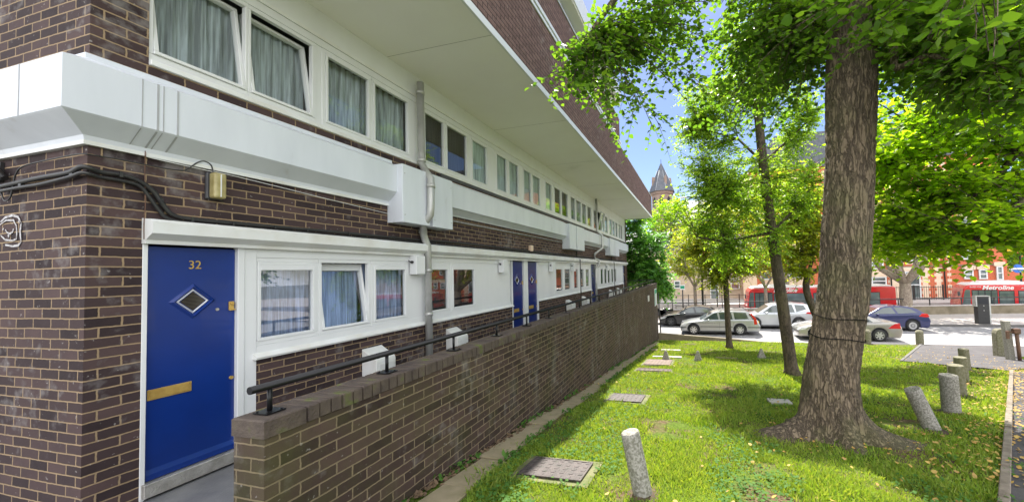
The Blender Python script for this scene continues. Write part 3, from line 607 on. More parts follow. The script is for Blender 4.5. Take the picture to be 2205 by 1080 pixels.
# tarmac pad and path
E0,E1=Vector((7.96,11.89)),Vector((2.47,3.84)); ed=(E1-E0).normalized(); en=Vector((-ed.y,ed.x))   # pointing right of the edging
if en.x<0: en=-en
def strip(name,a,b,w0,w1,dz,m,n=60):
    q=MB(); vs=[]
    for i in range(n+1):
        p=a+(b-a)*i/n
        for w in (w0,w1): r=p+en*w; vs.append((r.x,r.y,lz(r.x,r.y)+dz))
    q.add(vs,[(2*i,2*i+1,2*i+3,2*i+2) for i in range(n)],True); return q.build(name,m,None,fix=False)
Eend=E1+ed*3.5
tag(strip('path',E0+Vector((0,0)),Eend,.03,1.7,.02,M['tarmac']),kind='structure')
pad=[(6.25,13.55),(7.96,11.89),(9.5,13.2),(10.6,15.5),(13,18),(18,21.3),(10.7,21.3)]
q=MB(); bmv=[]; q.add([(x,y,gz(x,y)+.035) for x,y in pad],[tuple(range(len(pad)))]); tag(q.build('tarmac_apron',M['tarmac'],None),kind='structure')
# concrete edging lengths along the path
t=thing('path_edging','narrow pale concrete edging running between the lawn and the path','edging',(E1.x,E1.y,gz(E1.x,E1.y)))
a=E0.copy(); k=0; total=(Eend-E0).length; s0=0
while s0<total:
    q=MB(); p0=E0+ed*s0; p1=E0+ed*min(s0+.9,total); hw=.035; jz=random.uniform(-.006,.008)
    vs=[]
    for dz in (-.15,.045+jz):
        for p,w in ((p0,-hw),(p0,hw),(p1,hw),(p1,-hw)): r=p+en*w; vs.append((r.x,r.y,gz(r.x,r.y)+dz+(.01 if dz>0 else 0)))
    q.add(vs,[(0,1,2,3),(4,5,6,7),(0,1,5,4),(1,2,6,5),(2,3,7,6),(3,0,4,7)]); q.build('edging_length',M['edging'],t,.006,1); s0+=.91
q=MB(); pe=[(6.18,13.5),(6.26,13.5),(10.72,21.2),(10.60,21.2)]; n=len(pe)
q.add([(x,y,gz(x,y)-.1) for x,y in pe]+[(x,y,gz(x,y)+.055) for x,y in pe],[(0,1,2,3),(4,5,6,7)]+[(i,(i+1)%4,(i+1)%4+4,i+4) for i in range(4)]); o=q.build('kerb_edging',M['kerb']); tag(o,'pale kerb line between the grass and the tarmac apron','edging')
# paving slabs beside the wall
M['surround']=mat('overgrown_surround',(.17,.16,.08),(.09,.11,.03),7,.9,.6,50)
slab0=None; yy=1.6; i=0
while yy<19.5:
    L_=.58; xoff=XR+.10-.07*min(1,max(0,(yy-3)/5))+(.05*math.sin(yy*1.1))
    x0=xoff; x1=xoff+.30
    t=thing('paving_slab','mossy concrete slab in the edging strip at the foot of the retaining wall','slab',(x0,yy,gz(x0,yy)),'concrete slabs along the wall foot',random.uniform(-.03,.03))
    if slab0 is None:
        q=MB(); q.v=[];
        vs=[(x,y,-.122*y+z) for z in(-.06,.028) for x,y in((0,0),(.30,0),(.30,L_),(0,L_))]
        q.add(vs,[(0,1,2,3),(4,5,6,7),(0,1,5,4),(1,2,6,5),(2,3,7,6),(3,0,4,7)]); me_o=q.build('slab',M['slab'],None,.008,1); me_o.parent=t; slab0=me_o
    else:
        c=slab0.copy(); COL.objects.link(c); c.parent=t
    t.location.z+=random.uniform(-.01,.008); yy+=L_+.012; i+=1
def quadslab(name,label,cat,pts,dz0,dz1,m,grp=None,par=None,bev=.006):
    P_=[onG(*p) for p in pts]; c=sum(P_,Vector())/len(P_)
    q=MB(); n=len(P_); q.add([(p.x,p.y,lz(p.x,p.y)+dz0) for p in P_]+[(p.x,p.y,lz(p.x,p.y)+dz1) for p in P_],[tuple(range(n)),tuple(range(n,2*n))]+[(i,(i+1)%n,(i+1)%n+n,i+n) for i in range(n)])
    if par is None:
        t=thing(name,label,cat,(c.x,c.y,lz(c.x,c.y)),grp)
    else: t=par
    return q,t,c
def manhole(label,x0,x1,y0,y1,lid,grp='manholes in the lawn',hd=.02):
    cx,cy=(x0+x1)/2,(y0+y1)/2; t=thing('manhole',label,'manhole cover',(cx,cy,gz(cx,cy)),grp)
    def slab(mb,a,b,c,d,z0,z1): 
        mb.add([(x,y,gz(x,y)+z+.015) for z in(z0,z1) for x,y in((a,c),(b,c),(b,d),(a,d))],[(0,1,2,3),(4,5,6,7),(0,1,5,4),(1,2,6,5),(2,3,7,6),(3,0,4,7)])
    q=MB(); slab(q,x0-.08,x1+.08,y0-.07,y1+.07,-.1,.004); q.build('concrete_surround',M['surround'],t)
    q=MB(); slab(q,x0,x1,y0,y1,.013,hd); f=q.build('cover',lid,t)
    q=MB()
    for k in range(7):
        for l in range(5):
            a=x0+(x1-x0)*(k+.3)/7; c=y0+(y1-y0)*(l+.3)/5; slab(q,a,a+(x1-x0)*.06,c,c+(y1-y0)*.1,hd+.0002,hd+.003)
    slab(q,x0,x1,y0,y0+.015,hd+.0002,hd+.006); slab(q,x0,x1,y1-.015,y1,hd+.0002,hd+.006); slab(q,x0,x0+.015,y0+.0152,y1-.0152,hd+.0002,hd+.006); slab(q,x1-.015,x1,y0+.0152,y1-.0152,hd+.0002,hd+.006)
    q.build('raised_pattern',lid,f)
    return t
manhole('large mossy iron manhole cover nearest the camera, in a worn concrete surround',-1.68,-1.06,3.09,3.50,M['manhole'])
manhole('rusty manhole cover in a concrete frame, second along the wall from the camera',-1.57,-.98,6.08,6.66,M['manhole'])
manhole('narrow rusty cover third along the wall, level with the grass',-1.63,-.75,9.5,9.95,mat('brown_cover',(.11,.08,.065),(.075,.055,.045),12,.8,.4,50))
manhole('wide brown concrete pad behind the narrow cover',-1.62,-.85,10.7,12.0,mat('brown_pad',(.20,.145,.12),(.15,.11,.09),9,.85,.4,50))
for x,y,w_,d_,l in ((-1.1,12.9,1.0,.3,'pale flat slab in the grass behind the left small stone'),(-1.15,15.4,.8,.35,'pale flat slab farther off near the wall end'),(.9,13.1,.7,.12,'thin brown slab lying in the grass between the small stones'),(1.3,6.78,.35,.3,'small pale stone slab in the grass beside the big tree'),(-1.9,15.3,.4,.5,'small reddish slab against the wall foot')):
    q=MB(); q.add([(a,b,gz(a,b)+z) for z in(-.03,.035) for a,b in((x-w_/2,y-d_/2),(x+w_/2,y-d_/2),(x+w_/2,y+d_/2),(x-w_/2,y+d_/2))],[(0,1,2,3),(4,5,6,7),(0,1,5,4),(1,2,6,5),(2,3,7,6),(3,0,4,7)])
    o=q.build('flat_slab',M['pave'] if 'pale' in l else M['slab']); tag(o,l,'slab','flat slabs in the lawn')
# small pyramid stones
for (u,v,l) in ((1434,775,'small grey pyramid stone standing on the pale slab'),(1503,776,'small grey pyramid stone, middle of the three'),(1640,769,'small grey pyramid stone, rightmost of the three')):
    p=onG(u,v); q=MB(); h=.34
    vs=[(p.x+a,p.y+b,lz(p.x,p.y)-.05) for a,b in((-.15,-.12),(.15,-.12),(.15,.12),(-.15,.12))]+[(p.x+a,p.y+b,lz(p.x,p.y)+h*.9) for a,b in((-.035,-.03),(.035,-.03),(.035,.03),(-.035,.03))]+[(p.x,p.y,lz(p.x,p.y)+h)]
    q.add(vs,[(0,1,5,4),(1,2,6,5),(2,3,7,6),(3,0,4,7),(4,5,8),(5,6,8),(6,7,8),(7,4,8)]); tag(q.build('marker_stone',M['conc'],None,.01,1),l,'stone','small pyramid stones in the lawn')
# bollards
def bollard(label,base,top,r,m,rounded=False,grp='concrete bollards',flat=1.0):
    b=Vector(base); tp=Vector(top); ax=(tp-b); h=ax.length; ax.normalize()
    t=thing('bollard',label,'bollard',base,grp)
    q=MB(); lv=[]; n=26; rows=14
    for i in range(rows+1):
        s_=-.12+(h+.12)*i/rows; lv.append((s_,r*(1.03-.04*i/rows)))
    if rounded: lv=lv[:-1]+[(h-r*.55,r*.97),(h-r*.25,r*.85),(h-r*.08,r*.6),(h,r*.2)]
    else: lv=lv[:-1]+[(h-.018,r*.985),(h-.004,r*.95),(h,r*.88)]
    x=ax.orthogonal().normalized(); yv=ax.cross(x); vs=[]
    for s_,rr in lv:
        for j in range(n):
            a=2*math.pi*j/n; pt=b+ax*s_; k=1+.025*noise.noise((pt+Vector((math.cos(a),math.sin(a),0))*.3)*14)
            vs.append(pt+(x*math.cos(a)+yv*math.sin(a))*rr*k)
    N_=len(lv); fs=[(i*n+j,i*n+(j+1)%n,(i+1)*n+(j+1)%n,(i+1)*n+j) for i in range(N_-1) for j in range(n)]+[tuple((N_-1)*n+j for j in range(n)),tuple(range(n))]
    q.add(vs,fs,False); q.sm=[True]*(len(fs)-2)+[False]*2; q.build('post',m,t)
    # ring of disturbed soil
    q=MB(); n=24; vs=[(b.x,b.y,lz(b.x,b.y)+.05)]+[(b.x+math.cos(6.283*j/n)*r*(1.9+.7*noise.noise(Vector((j*.8,b.x,b.y)))),b.y+math.sin(6.283*j/n)*r*(1.9+.7*noise.noise(Vector((j*.8,b.x,9)))),0) for j in range(n)]
    vs=[vs[0]]+[(x_,y_,lz(x_,y_)+.004) for x_,y_,_ in vs[1:]]
    q.add(vs,[(0,1+j,1+(j+1)%n) for j in range(n)],True); q.build('soil_collar',M['soil'],t,fix=False)
    return t
p=onG(1385,1066); tp=onY(1356,928,p.y); tp.y+=.0; bollard('rough grey concrete bollard leaning left, alone in the near lawn',p,tp,.078,M['conc'])
BL=[((2008,925),(1964,836),.095,'rough bollard leaning hard to the left beside the big tree'),((2049,888),(2042,806),.115,'upright rough bollard just behind the leaning one'),((2064,852),(2057,785),.12,'mossy bollard, third back from the big tree'),((2072,822),(2067,768),.12,'mossy bollard, fourth back from the big tree'),((2079,796),(2074,750),.115,'darker bollard at the edge of the tarmac apron')]
for i,(b_,t_,r,l) in enumerate(BL):
    p=onG(*b_); tp=onY(*t_,p.y); bollard(l,p,tp,r,M['conc'] if i<2 else M['concm'])
for (b_,t_,l) in (((1868,737),(1866,705),'mossy round-topped post at the roadside just right of the big trunk'),((1981,739),(1980,705),'mossy round-topped post at the roadside in front of the open road')):
    p=onY(*b_,21.3); p.z=-2.45; tp=Vector((p.x,p.y,-1.66)); bollard(l,p,tp,.16,M['concm'],True,'round-topped roadside posts')
# three mixed posts at the right
p=onG(2158,768); t=thing('stone_post','thick dark mossy concrete post with a domed top, left of the three at the apron','post',tuple(p))
q=MB(); pr=[(-.2,-.1),(-.2,.85),(-.17,.95),(-.1,1.0),(.1,1.0),(.17,.95),(.2,.85),(.2,-.1)]; q.prism([(p.x+a,p.z+b) for a,b in pr],p.y-.12,p.y+.12,'y'); q.build('post',M['concm'],t,.02)
p=onG(2177,776); t=thing('concrete_post','tall square concrete post leaning left, middle of the three at the apron','post',tuple(p))
q=MB(); hw=.085; q.add([(p.x+a*hw+dx,p.y+b*hw,p.z+z) for z,dx in((-.1,.0),(1.30,-.09)) for a,b in((-1,-1),(1,-1),(1,1),(-1,1))],[(0,1,2,3),(4,5,6,7),(0,1,5,4),(1,2,6,5),(2,3,7,6),(3,0,4,7)]); q.build('post',M['conc'],t,.012)
p=onG(2197,778); t=thing('metal_post','thin rusty metal post with a square head and hanging bracket, right of the three','post',tuple(p))
MB().tube([(p.x,p.y,p.z-.1),(p.x-.05,p.y,p.z+.98)],.05,10).build('post',M['rust'],t)
MB().box(p.x-.15,p.x+.04,p.y-.07,p.y+.07,p.z+.88,p.z+1.06).build('head',M['rust'],t,.03)
MB().box(p.x-.32,p.x-.24,p.y-.03,p.y+.03,p.z+.72,p.z+.98).build('bracket',M['rust'],t,.01); MB().box(p.x-.24,p.x-.15,p.y-.015,p.y+.015,p.z+.93,p.z+.96).build('arm',M['rust'],t)
# low dark bank wall between lawn and road
q=MB(); q.prism([(-2.3,-2.6),(3.6,-2.6),(3.6,-2.44),(1.5,-2.27),(-2.3,-2.03)],21.55,21.75,'y'); o=q.build('low_wall',M['parapetconc']); tag(o,'low mossy wall tapering away between the lawn and the road','wall')
# ================================================================== GRASS
def grass():
    n=290000
    u=rng.random(n); r=1.9*(22/1.9)**(u**.92); a=rng.uniform(-.62,1.02,n)   # angle from +Y to +X
    x=r*np.sin(a); y=r*np.cos(a)
    keep=(x>-2.2)&(y<21.15)&(y>1.2)&(x<24)
    # keep off the path
    d=(x-E0.x)*en.x+(y-E0.y)*en.y; onpath=(d>-.04)&(d<1.75)&(y<11.9); keep&=~onpath
    # apron polygon (convex-ish test)
    def inpoly(px,py,poly):
        c=np.zeros(len(px),bool); k=len(poly)
        for i in range(k):
            x1,y1=poly[i];x2,y2=poly[i-1]
            cond=((y1>py)!=(y2>py))&(px<(x2-x1)*(py-y1)/(y2-y1+1e-12)+x1); c^=cond
        return c
    keep&=~inpoly(x,y,pad)
    for (x0,x1,y0,y1) in ((-1.74,-1.0,3.02,3.56),(-1.63,-.92,6.02,6.72),(-1.7,-.7,9.45,10.0),(-1.7,-.8,10.65,12.05),(-1.6,-.6,12.75,13.05),(-1.5,-.75,15.25,15.6),(1.12,1.48,6.6,6.95)):
        keep&=~((x>x0)&(x<x1)&(y>y0)&(y<y1))
    x,y,r=x[keep],y[keep],r[keep]
    # strip of slabs
    k2=~((x<XR+.42-.07*np.clip((y-3)/5,0,1))&(y<19.6)&(rng.random(len(x))>.06)); x,y,r=x[k2],y[k2],r[k2]
    dT=np.hypot(x-TC.x,y-TC.y); k3=(dT>.44)&(rng.random(len(x))<np.clip((dT-.38)/.55+.6*np.clip(y-5.2,0,1),0.05,1)); 
    k3&=np.array([noise.noise(Vector((a_*1.1,b_*1.1,5.)))+.5*noise.noise(Vector((a_*3,b_*3,1.)))<.16+.5*random.random() for a_,b_ in zip(x,y)])
    x,y,r=x[k3],y[k3],r[k3]; n=len(x)
    z=np.array([lz(a_,b_) for a_,b_ in zip(x,y)])
    tall=np.array([.55+1.25*max(0,noise.noise(Vector((a_*1.8,b_*1.8,8.)))+.35) for a_,b_ in zip(x,y)])
    h=(.022+.030*rng.random(n))*tall*(1+.03*r); w=(.0022+.0016*r*.45)*(.7+.6*rng.random(n))
    th=rng.uniform(0,2*np.pi,n); lean=rng.normal(0,.45,(n,2))*h[:,None]
    b=np.stack([x,y,z-.004],1); s=np.stack([np.cos(th)*w,np.sin(th)*w,np.zeros(n)],1)
    mid=b+np.stack([lean[:,0]*.35,lean[:,1]*.35,h*.6],1); tip=b+np.stack([lean[:,0],lean[:,1],h],1)
    V=np.empty((n,5,3)); V[:,0]=b-s;V[:,1]=b+s;V[:,2]=mid+s*.75;V[:,3]=tip;V[:,4]=mid-s*.75
    F=np.arange(n*5).reshape(n,5)
    o=npmesh('grass',V.reshape(-1,3),F,M['grass']); tag(o,'short bright green grass of the lawn','grass',kind='stuff')
grass()
def flat_leaves(name,label,cat,pts,size,m,kind='stuff',tilt=.35,lift=.01):
    n=len(pts); P_=np.array(pts); th=rng.uniform(0,6.283,n); sz=size*(.6+.8*rng.random(n))
    ax=np.stack([np.cos(th),np.sin(th),rng.normal(0,tilt,n)],1); sd=np.stack([-np.sin(th),np.cos(th),rng.normal(0,tilt,n)],1)
    sh=[(0,-.5),(.38,-.2),(.42,.2),(0,.6),(-.42,.2),(-.38,-.2)]
    V=np.stack([P_+ (sd*a+ax*b)*sz[:,None] for a,b in sh],1); V[:,:,2]+=lift+np.abs(rng.normal(0,.006,(n,1)))
    V[:,0,2]+=.1*sz; V[:,3,2]+=.12*sz
    o=npmesh(name,V.reshape(-1,3),np.arange(n*6).reshape(n,6),m); return tag(o,label,cat,kind=kind)
pts=[]
while len(pts)<5200:      # broad-leaved weeds in patches
    r=2.3*(9/2.3)**random.random(); a=random.uniform(-.6,.7); x,y=r*math.sin(a),r*math.cos(a)
    if x<XR+.4 : continue
    if noise.noise(Vector((x*1.3,y*1.3,20.)))+ (.35 if x<-1.0 else 0) <.12: continue
    if -1.72<x<-1.0 and 3.05<y<3.55 or -1.6<x<-.95 and 6.05<y<6.7: continue
    if math.hypot(x-TC.x,y-TC.y)<.75: continue
    pts.append((x,y,lz(x,y)+random.uniform(.012,.045)))
flat_leaves('clover','small broad-leaved weeds growing through the lawn beside the wall','ground cover',pts,.026,M['clover'],tilt=.3)
pts=[]
while len(pts)<4600:
    k=random.random()
    if k<.80: p=E0+ed*random.uniform(-1,9.6)+en*random.gauss(.55,.5); x,y=p.x,p.y
    elif k<.89: x,y=random.gauss(8,1.6),random.gauss(14.5,2.2)
    elif k<.94: x,y=TC.x+random.gauss(.6,.9),TC.y+random.gauss(-.5,.9)
    else:
        if random.random()<.45: continue
        r=2.4*(20/2.4)**random.random(); a=random.uniform(-.5,.9); x,y=r*math.sin(a),r*math.cos(a)
    if x<XR+.1 or y>21 or y<1.4: continue
    pts.append((x,y,lz(x,y)+.022))
flat_leaves('fallen_leaves','yellow and brown fallen leaves scattered over the path and lawn','fallen leaves',pts,.034,M['fallen'],tilt=.3,lift=.012)
pts=[]
while len(pts)<900:
    y=random.uniform(2.2,9); x=XR+random.uniform(.0,.12); pts.append((x,y,lz(x,y)+.01))
flat_leaves('leaf_litter','dead leaf litter along the foot of the brick retaining wall','leaf litter',pts,.032,mat('dead_leaf',(.17,.11,.06),(.10,.065,.04),30,.9))
pts=[]
while len(pts)<1300:
    y=random.uniform(2.2,20); x=XR+random.choice([random.uniform(.005,.1),random.uniform(.34,.42)]); 
    if noise.noise(Vector((x,y*1.7,3.)))<.0: continue
    pts.append((x,y,lz(x,y)+random.uniform(.01,.06)))
flat_leaves('wall_weeds','green weeds sprouting along the foot of the retaining wall','weeds',pts,.035,M['clover'],tilt=.5)
# ================================================================== TREES
def leaves_arr(P_,AX,size,narrow=1.,updev=.35):
    """P_ (n,3) petiole points, AX (n,3) leaf axis"""
    n=len(P_); AX=AX/np.linalg.norm(AX,axis=1,keepdims=True)
    up=np.tile([0,0,1.],(n,1))+rng.normal(0,updev,(n,3)); sd=np.cross(AX,up); sd/=np.linalg.norm(sd,axis=1,keepdims=True)+1e-9; nm=np.cross(sd,AX)
    sz=size*(.65+.6*rng.random(n))[:,None]
    sh=[(0,0,0),(.40*narrow,.22,.06),(.46*narrow,.58,.09),(0,1.08,-.05),(-.46*narrow,.58,.09),(-.40*narrow,.22,.06)]
    V=np.stack([P_+(sd*a+AX*b+nm*c)*sz for a,b,c in sh],1)
    return V
def mkcrown(V,name,m,par):
    n=len(V); base=np.arange(n)[:,None]*6
    F=np.concatenate([base+np.array([[0,1,2,3]]),base+np.array([[0,3,4,5]])]); return npmesh(name,V.reshape(-1,3),F,m,par)
def bez(a,b,c,t): return a*(1-t)**2+b*(2*t*(1-t))+c*t*t
def grow(mb,limbs,ells,leaf,tw=(10,.5),per=.05,narrow=1,droop=.25,brad=.02,updev=.35,clip=None,avoid=None,twigr=.0025,quad=False,lv=1.0):
    """secondary branches from limbs towards points inside ellipsoids, twigs along them, leaves along the twigs"""
    LP=[];LA=[]
    nodes=[Vector(p) for l in limbs for p in l]
    for (c,rad,K) in ells:
        c=Vector(c)
        for k in range(K):
            while True:
                d=Vector((random.gauss(0,1),random.gauss(0,1),random.gauss(0,1)));d.normalize(); rr=random.random()**.4
                tg=c+Vector((d.x*rad[0],d.y*rad[1],d.z*rad[2]))*rr
                if clip is None or clip(tg): break
            st=min(nodes,key=lambda p:(p-tg).length+ (1.2*max(0,p.z-tg.z))+(6 if avoid is not None and (p.x-avoid)*(tg.x-avoid)<0 and min(p.y,tg.y)<5.3 else 0))
            L_=(tg-st).length; mid=(st+tg)/2+Vector((random.uniform(-.1,.1)*L_,random.uniform(-.1,.1)*L_,.16*L_))
            pth=[bez(st,mid,tg,i/7) for i in range(8)]
            mb.tube(pth,[max(.004,brad*min(1.6,L_/1.5)*(1-i/7.5)) for i in range(8)],5,False)
            nt=max(3,int(tw[0]*(.7+.6*random.random())))
            tmin=max(.12,1-1.7/max(L_,.1)) if L_>2.2 else .2
            for j in range(nt):
                t=tmin+(1-tmin)*(j+random.random())/nt; p=bez(st,mid,tg,t); tan=(bez(st,mid,tg,min(1,t+.03))-bez(st,mid,tg,t-.03)).normalized()
                r_=Vector((random.gauss(0,1),random.gauss(0,1),random.gauss(0,.45))); dr=(tan*.55+r_.normalized()).normalized()
                tl=tw[1]*(.5+.8*random.random()); m=max(3,int(tl/per)); s=(np.arange(m)+.6)/m
                p_=np.array(p); d_=np.array(dr)
                cur=p_+np.outer(s*tl,d_); cur[:,2]-=droop*tl*s*s
                sdv=np.cross(d_,[0,0,1.]); nl=np.linalg.norm(sdv); sdv=sdv/nl if nl>1e-6 else np.array([1.,0,0])
                sg=np.where(np.arange(m)%2==0,1,-1)[:,None]
                ax=sdv*sg*.9+d_*.55+rng.normal(0,.3,(m,3)); ax[:,2]-=.25
                LP.append(cur);LA.append(ax)
                if twigr: mb.tube([p,p+dr*tl*.5-Vector((0,0,droop*tl*.25)),p+dr*tl-Vector((0,0,droop*tl))],[twigr*1.6,twigr,twigr*.5],3,False)
    P_=np.concatenate(LP);A_=np.concatenate(LA)
    return leaves_arr(P_,A_,leaf,narrow,updev)
def big_trunk():
    # centre line from the survey
    pts=[(-.75,1.56,5.10,.40),(-.3,1.56,5.10,.39),(.02,1.562,5.1,.375),(.36,1.593,5.1,.36),(.83,1.676,5.1,.35),(1.23,1.746,5.1,.340),(1.52,1.785,5.1,.335),(2.39,1.871,5.1,.32),(3.27,1.932,5.1,.32),(4.45,1.997,5.1,.33),(5.04,2.025,5.1,.33),(6.5,2.05,5.12,.31),(9,1.9,5.2,.26),(12,2.0,5.3,.12)]
    cu=[( (u,v),z) for (u,v),z in ()]
    nA=220; zs_=list(np.arange(-.75,5.6,.016))+list(np.arange(5.7,12,.25)); vs=[]
    Z=[p[0] for p in pts]
    for z in zs_:
        cx=np.interp(z,Z,[p[1] for p in pts]); cy=np.interp(z,Z,[p[2] for p in pts]); r0=np.interp(z,Z,[p[3] for p in pts])*.82
        zg=z+.36; 
        for j in range(nA):
            a=2*math.pi*j/nA; ca,sa=math.cos(a),math.sin(a)
            lob=.16+1.7*max(0,math.cos(a-3.45))**14+1.15*max(0,math.cos(a-5.9))**12+.55*max(0,math.cos(a-4.75))**16+.5*max(0,math.cos(a-1.2))**8+.22*max(0,math.cos(5*a+.6))+.12*math.cos(9*a)
            fl=.36*math.exp(-max(zg,-.1)/.105)*max(.08,lob)+.03*math.exp(-max(zg,0)/.35)*(1+.7*math.cos(5*a+.6))
            r=r0+fl
            v_=Vector((ca*r0*15,sa*r0*15,z*2.6)); v_+=noise.noise_vector(v_*.35)*.9
            e=min(1,abs(noise.noise(v_))*6)
            r+=.017*(e-.6)+.010*noise.noise(Vector((ca*r0*30,sa*r0*30,z*14)))+.02*noise.noise(Vector((ca*1.5,sa*1.5,z*1.1)))
            vs.append((cx+ca*r,cy+sa*r,z))
    n=len(zs_); V=np.array(vs); J=np.arange(nA); F=[]
    for i in range(n-1): F.append(np.stack([i*nA+J,i*nA+(J+1)%nA,(i+1)*nA+(J+1)%nA,(i+1)*nA+J],1))
    return V,np.concatenate(F),pts
T1=thing('lime_tree','massive lime tree with furrowed bark, nearest the camera on the lawn','tree',(1.6,5.1,gz(0,5.1)))
V,F,tp=big_trunk(); npmesh('trunk',V,F,M['bark'],T1,True)
def w3(u,v,Y): return onY(u,v,Y)
br=MB()
limb=[[ (1.83,5.1,5.1),(1.2,4.9,5.9),(.3,4.7,6.1),(-.6,4.6,5.6),(-1.2,4.5,4.9)],
      [(1.85,5.1,5.4),(1.3,5.8,6.6),(.6,6.4,6.9),(-.1,6.7,6.4)],
      [(1.85,5.1,5.0),(2.4,4.9,5.4),(3.3,4.6,5.6),(4.3,4.4,5.3),(5.4,4.4,4.6)],
      [tuple(w3(1885,35,5.0)),tuple(w3(1912,55,4.9)),tuple(w3(1925,110,4.8)),tuple(w3(1928,145,4.7)),tuple(w3(1960,135,4.6)),tuple(w3(2000,120,4.5)),tuple(w3(2060,130,4.3)),tuple(w3(2120,110,4.2))],
      [(1.88,5.1,6.0),(2.2,4.2,7.0),(2.4,3.2,7.2),(2.3,2.4,6.8)],
      [(1.86,5.1,7),(2.3,5.8,8.6),(2.6,6.2,10)],
      [(1.86,5.1,7.2),(1.2,5.4,8.8),(.9,5.5,10)],[(1.9,5.1,5.8),(1.0,3.9,6.4),(.2,3.0,6.2),(-.5,2.7,5.2)]]
for l in limb:
    P_=[Vector(p) for p in l]; o=[]
    for i in range(len(P_)-1):
        a,b,c,d=P_[max(i-1,0)],P_[i],P_[i+1],P_[min(i+2,len(P_)-1)]
        for k in range(4):
            s=k/4; o.append(.5*((2*b)+(c-a)*s+(2*a-5*b+4*c-d)*s*s+(3*b-a-3*c+d)*s**3))
    o.append(P_[-1]); r0=.055 if l is limb[3] else .10
    br.tube(o,[r0*(1-.75*i/len(o)) for i in range(len(o))],9,False)
nodes=limb
def cu(u,v,Y): return tuple(onY(u,v,Y))
EL=[(cu(1310,100,4.6),(.6,.7,.5),9),(cu(1410,50,4.9),(.7,.9,.7),14),(cu(1255,170,4.4),(.36,.3,.30),5),(cu(1400,270,4.6),(.2,.3,.35),4),(cu(1310,250,4.5),(.22,.3,.22),3),
    (cu(1560,60,5.4),(.95,1.0,.9),40),(cu(1620,210,5.4),(.85,.9,.75),34),(cu(1700,20,5.6),(.9,1.0,1.0),34),(cu(1520,-60,5.2),(1.3,1.5,.8),26),
    (cu(1960,20,5.4),(1.1,1.2,.9),40),(cu(2100,60,4.6),(1.1,1.0,.75),44),(cu(2180,190,4.2),(.7,.8,.5),26),(cu(2010,170,6.0),(.9,1.0,.5),26),(cu(1900,-60,4.2),(.9,.9,.5),16),
    ((1.6,5.2,8.8),(3.2,3.0,2.0),26),((1.0,3.5,7.4),(2.4,1.6,1.0),8)]
Vc=grow(br,limb,EL,.068,(11,.44),.050,1.05,.3,.009,avoid=1.95)
# a few big near sprigs in front of the trunk
br2=MB()
sp=[]
for (u,v,Y) in ((1760,25,3.9),(1800,55,3.8),(1740,60,3.9),(1850,60,3.9),(2130,60,3.2),(2080,40,3.2),(2160,110,3.2),(2040,75,3.4),(1730,15,3.9)): sp.append((cu(u,v,Y),(.16,.15,.07),2))
Vn=grow(br,[[cu(1750,-80,4.2),cu(1850,-60,4.0),cu(2100,-90,3.4),cu(2000,-80,3.6)]],sp,.092,(4,.30),.06,1.05,.3,.006)
br.build('branches',M['bark'],T1,fix=False); mkcrown(np.concatenate([Vc,Vn]),'crown',M['lime'],T1)
# wires round the big trunk
for v_,l in ((690,'thin black wire tied round the big trunk, upper of the two'),(735,'thin black wire tied round the big trunk, lower of the two')):
    c=onY(1815,v_,5.1-.36); pts=[]
    for j in range(41):
        a=2*math.pi*j/40; z=c.z+.012*math.sin(a*3+v_)+(-.03*math.cos(a)); cx=np.interp(z,[p[0] for p in tp],[p[1] for p in tp]); r=np.interp(z,[p[0] for p in tp],[p[3] for p in tp])*.82+.022+.008*math.sin(a*5)
        pts.append((cx+math.cos(a)*r,5.1+math.sin(a)*r,z))
    q=MB(); q.tube(pts,.006,6,False); o=q.build('wire',M['wire'],None,fix=False); tag(o,l,'wire','wires round the big trunk')
# right-hand lime whose trunk stands outside the frame
def simple_tree(name,label,base,trunk,limbs,ells,leafm,barkm,leaf,tw,per,narrow=1,droop=.2,brad=.02,tr=(.2,.1),grp=None,upd=.35,twigr=.0025,n=14,berries=0,lr=.06):
    t=thing(name,label,'tree',base,grp); q=MB()
    P_=[Vector(p) for p in trunk]; o=[]
    for i in range(len(P_)-1):
        a,b,c,d=P_[max(i-1,0)],P_[i],P_[i+1],P_[min(i+2,len(P_)-1)]
        for k in range(6):
            s=k/6; o.append(.5*((2*b)+(c-a)*s+(2*a-5*b+4*c-d)*s*s+(3*b-a-3*c+d)*s**3))
    o.append(P_[-1]); m=len(o)
    rr=[tr[0]+(tr[1]-tr[0])*i/(m-1) for i in range(m)]; rr[0]*=1.5; rr[1]*=1.15
    q.tube(o,rr,n,True); q.build('trunk',barkm,t)
    q=MB()
    for l in limbs:
        q.tube(l,[lr*(1-.75*i/len(l)) for i in range(len(l))],7,False)
    Vc=grow(q,limbs+[[tuple(p) for p in o[m//2:]]],ells,leaf,tw,per,narrow,droop,brad,upd,twigr=twigr)
    q.build('branches',barkm,t,fix=False); mkcrown(Vc,'crown',leafm,t)
    if berries:
        b=MB(); idx=rng.choice(len(Vc),berries)
        for i in idx:
            c=Vector(Vc[i,0]); 
            for k in range(7):
                p=c+Vector((random.gauss(0,.03),random.gauss(0,.03),random.gauss(0,.02))); r=.012
                b.add([p+Vector(d)*r for d in ((1,0,0),(-1,0,0),(0,1,0),(0,-1,0),(0,0,1),(0,0,-1))],[(0,2,4),(2,1,4),(1,3,4),(3,0,4),(2,0,5),(1,2,5),(3,1,5),(0,3,5)],True)
        b.build('berries',M['berry'],t,fix=False)
    return t
T9b=(8.6,7.2,gz(0,7.2))
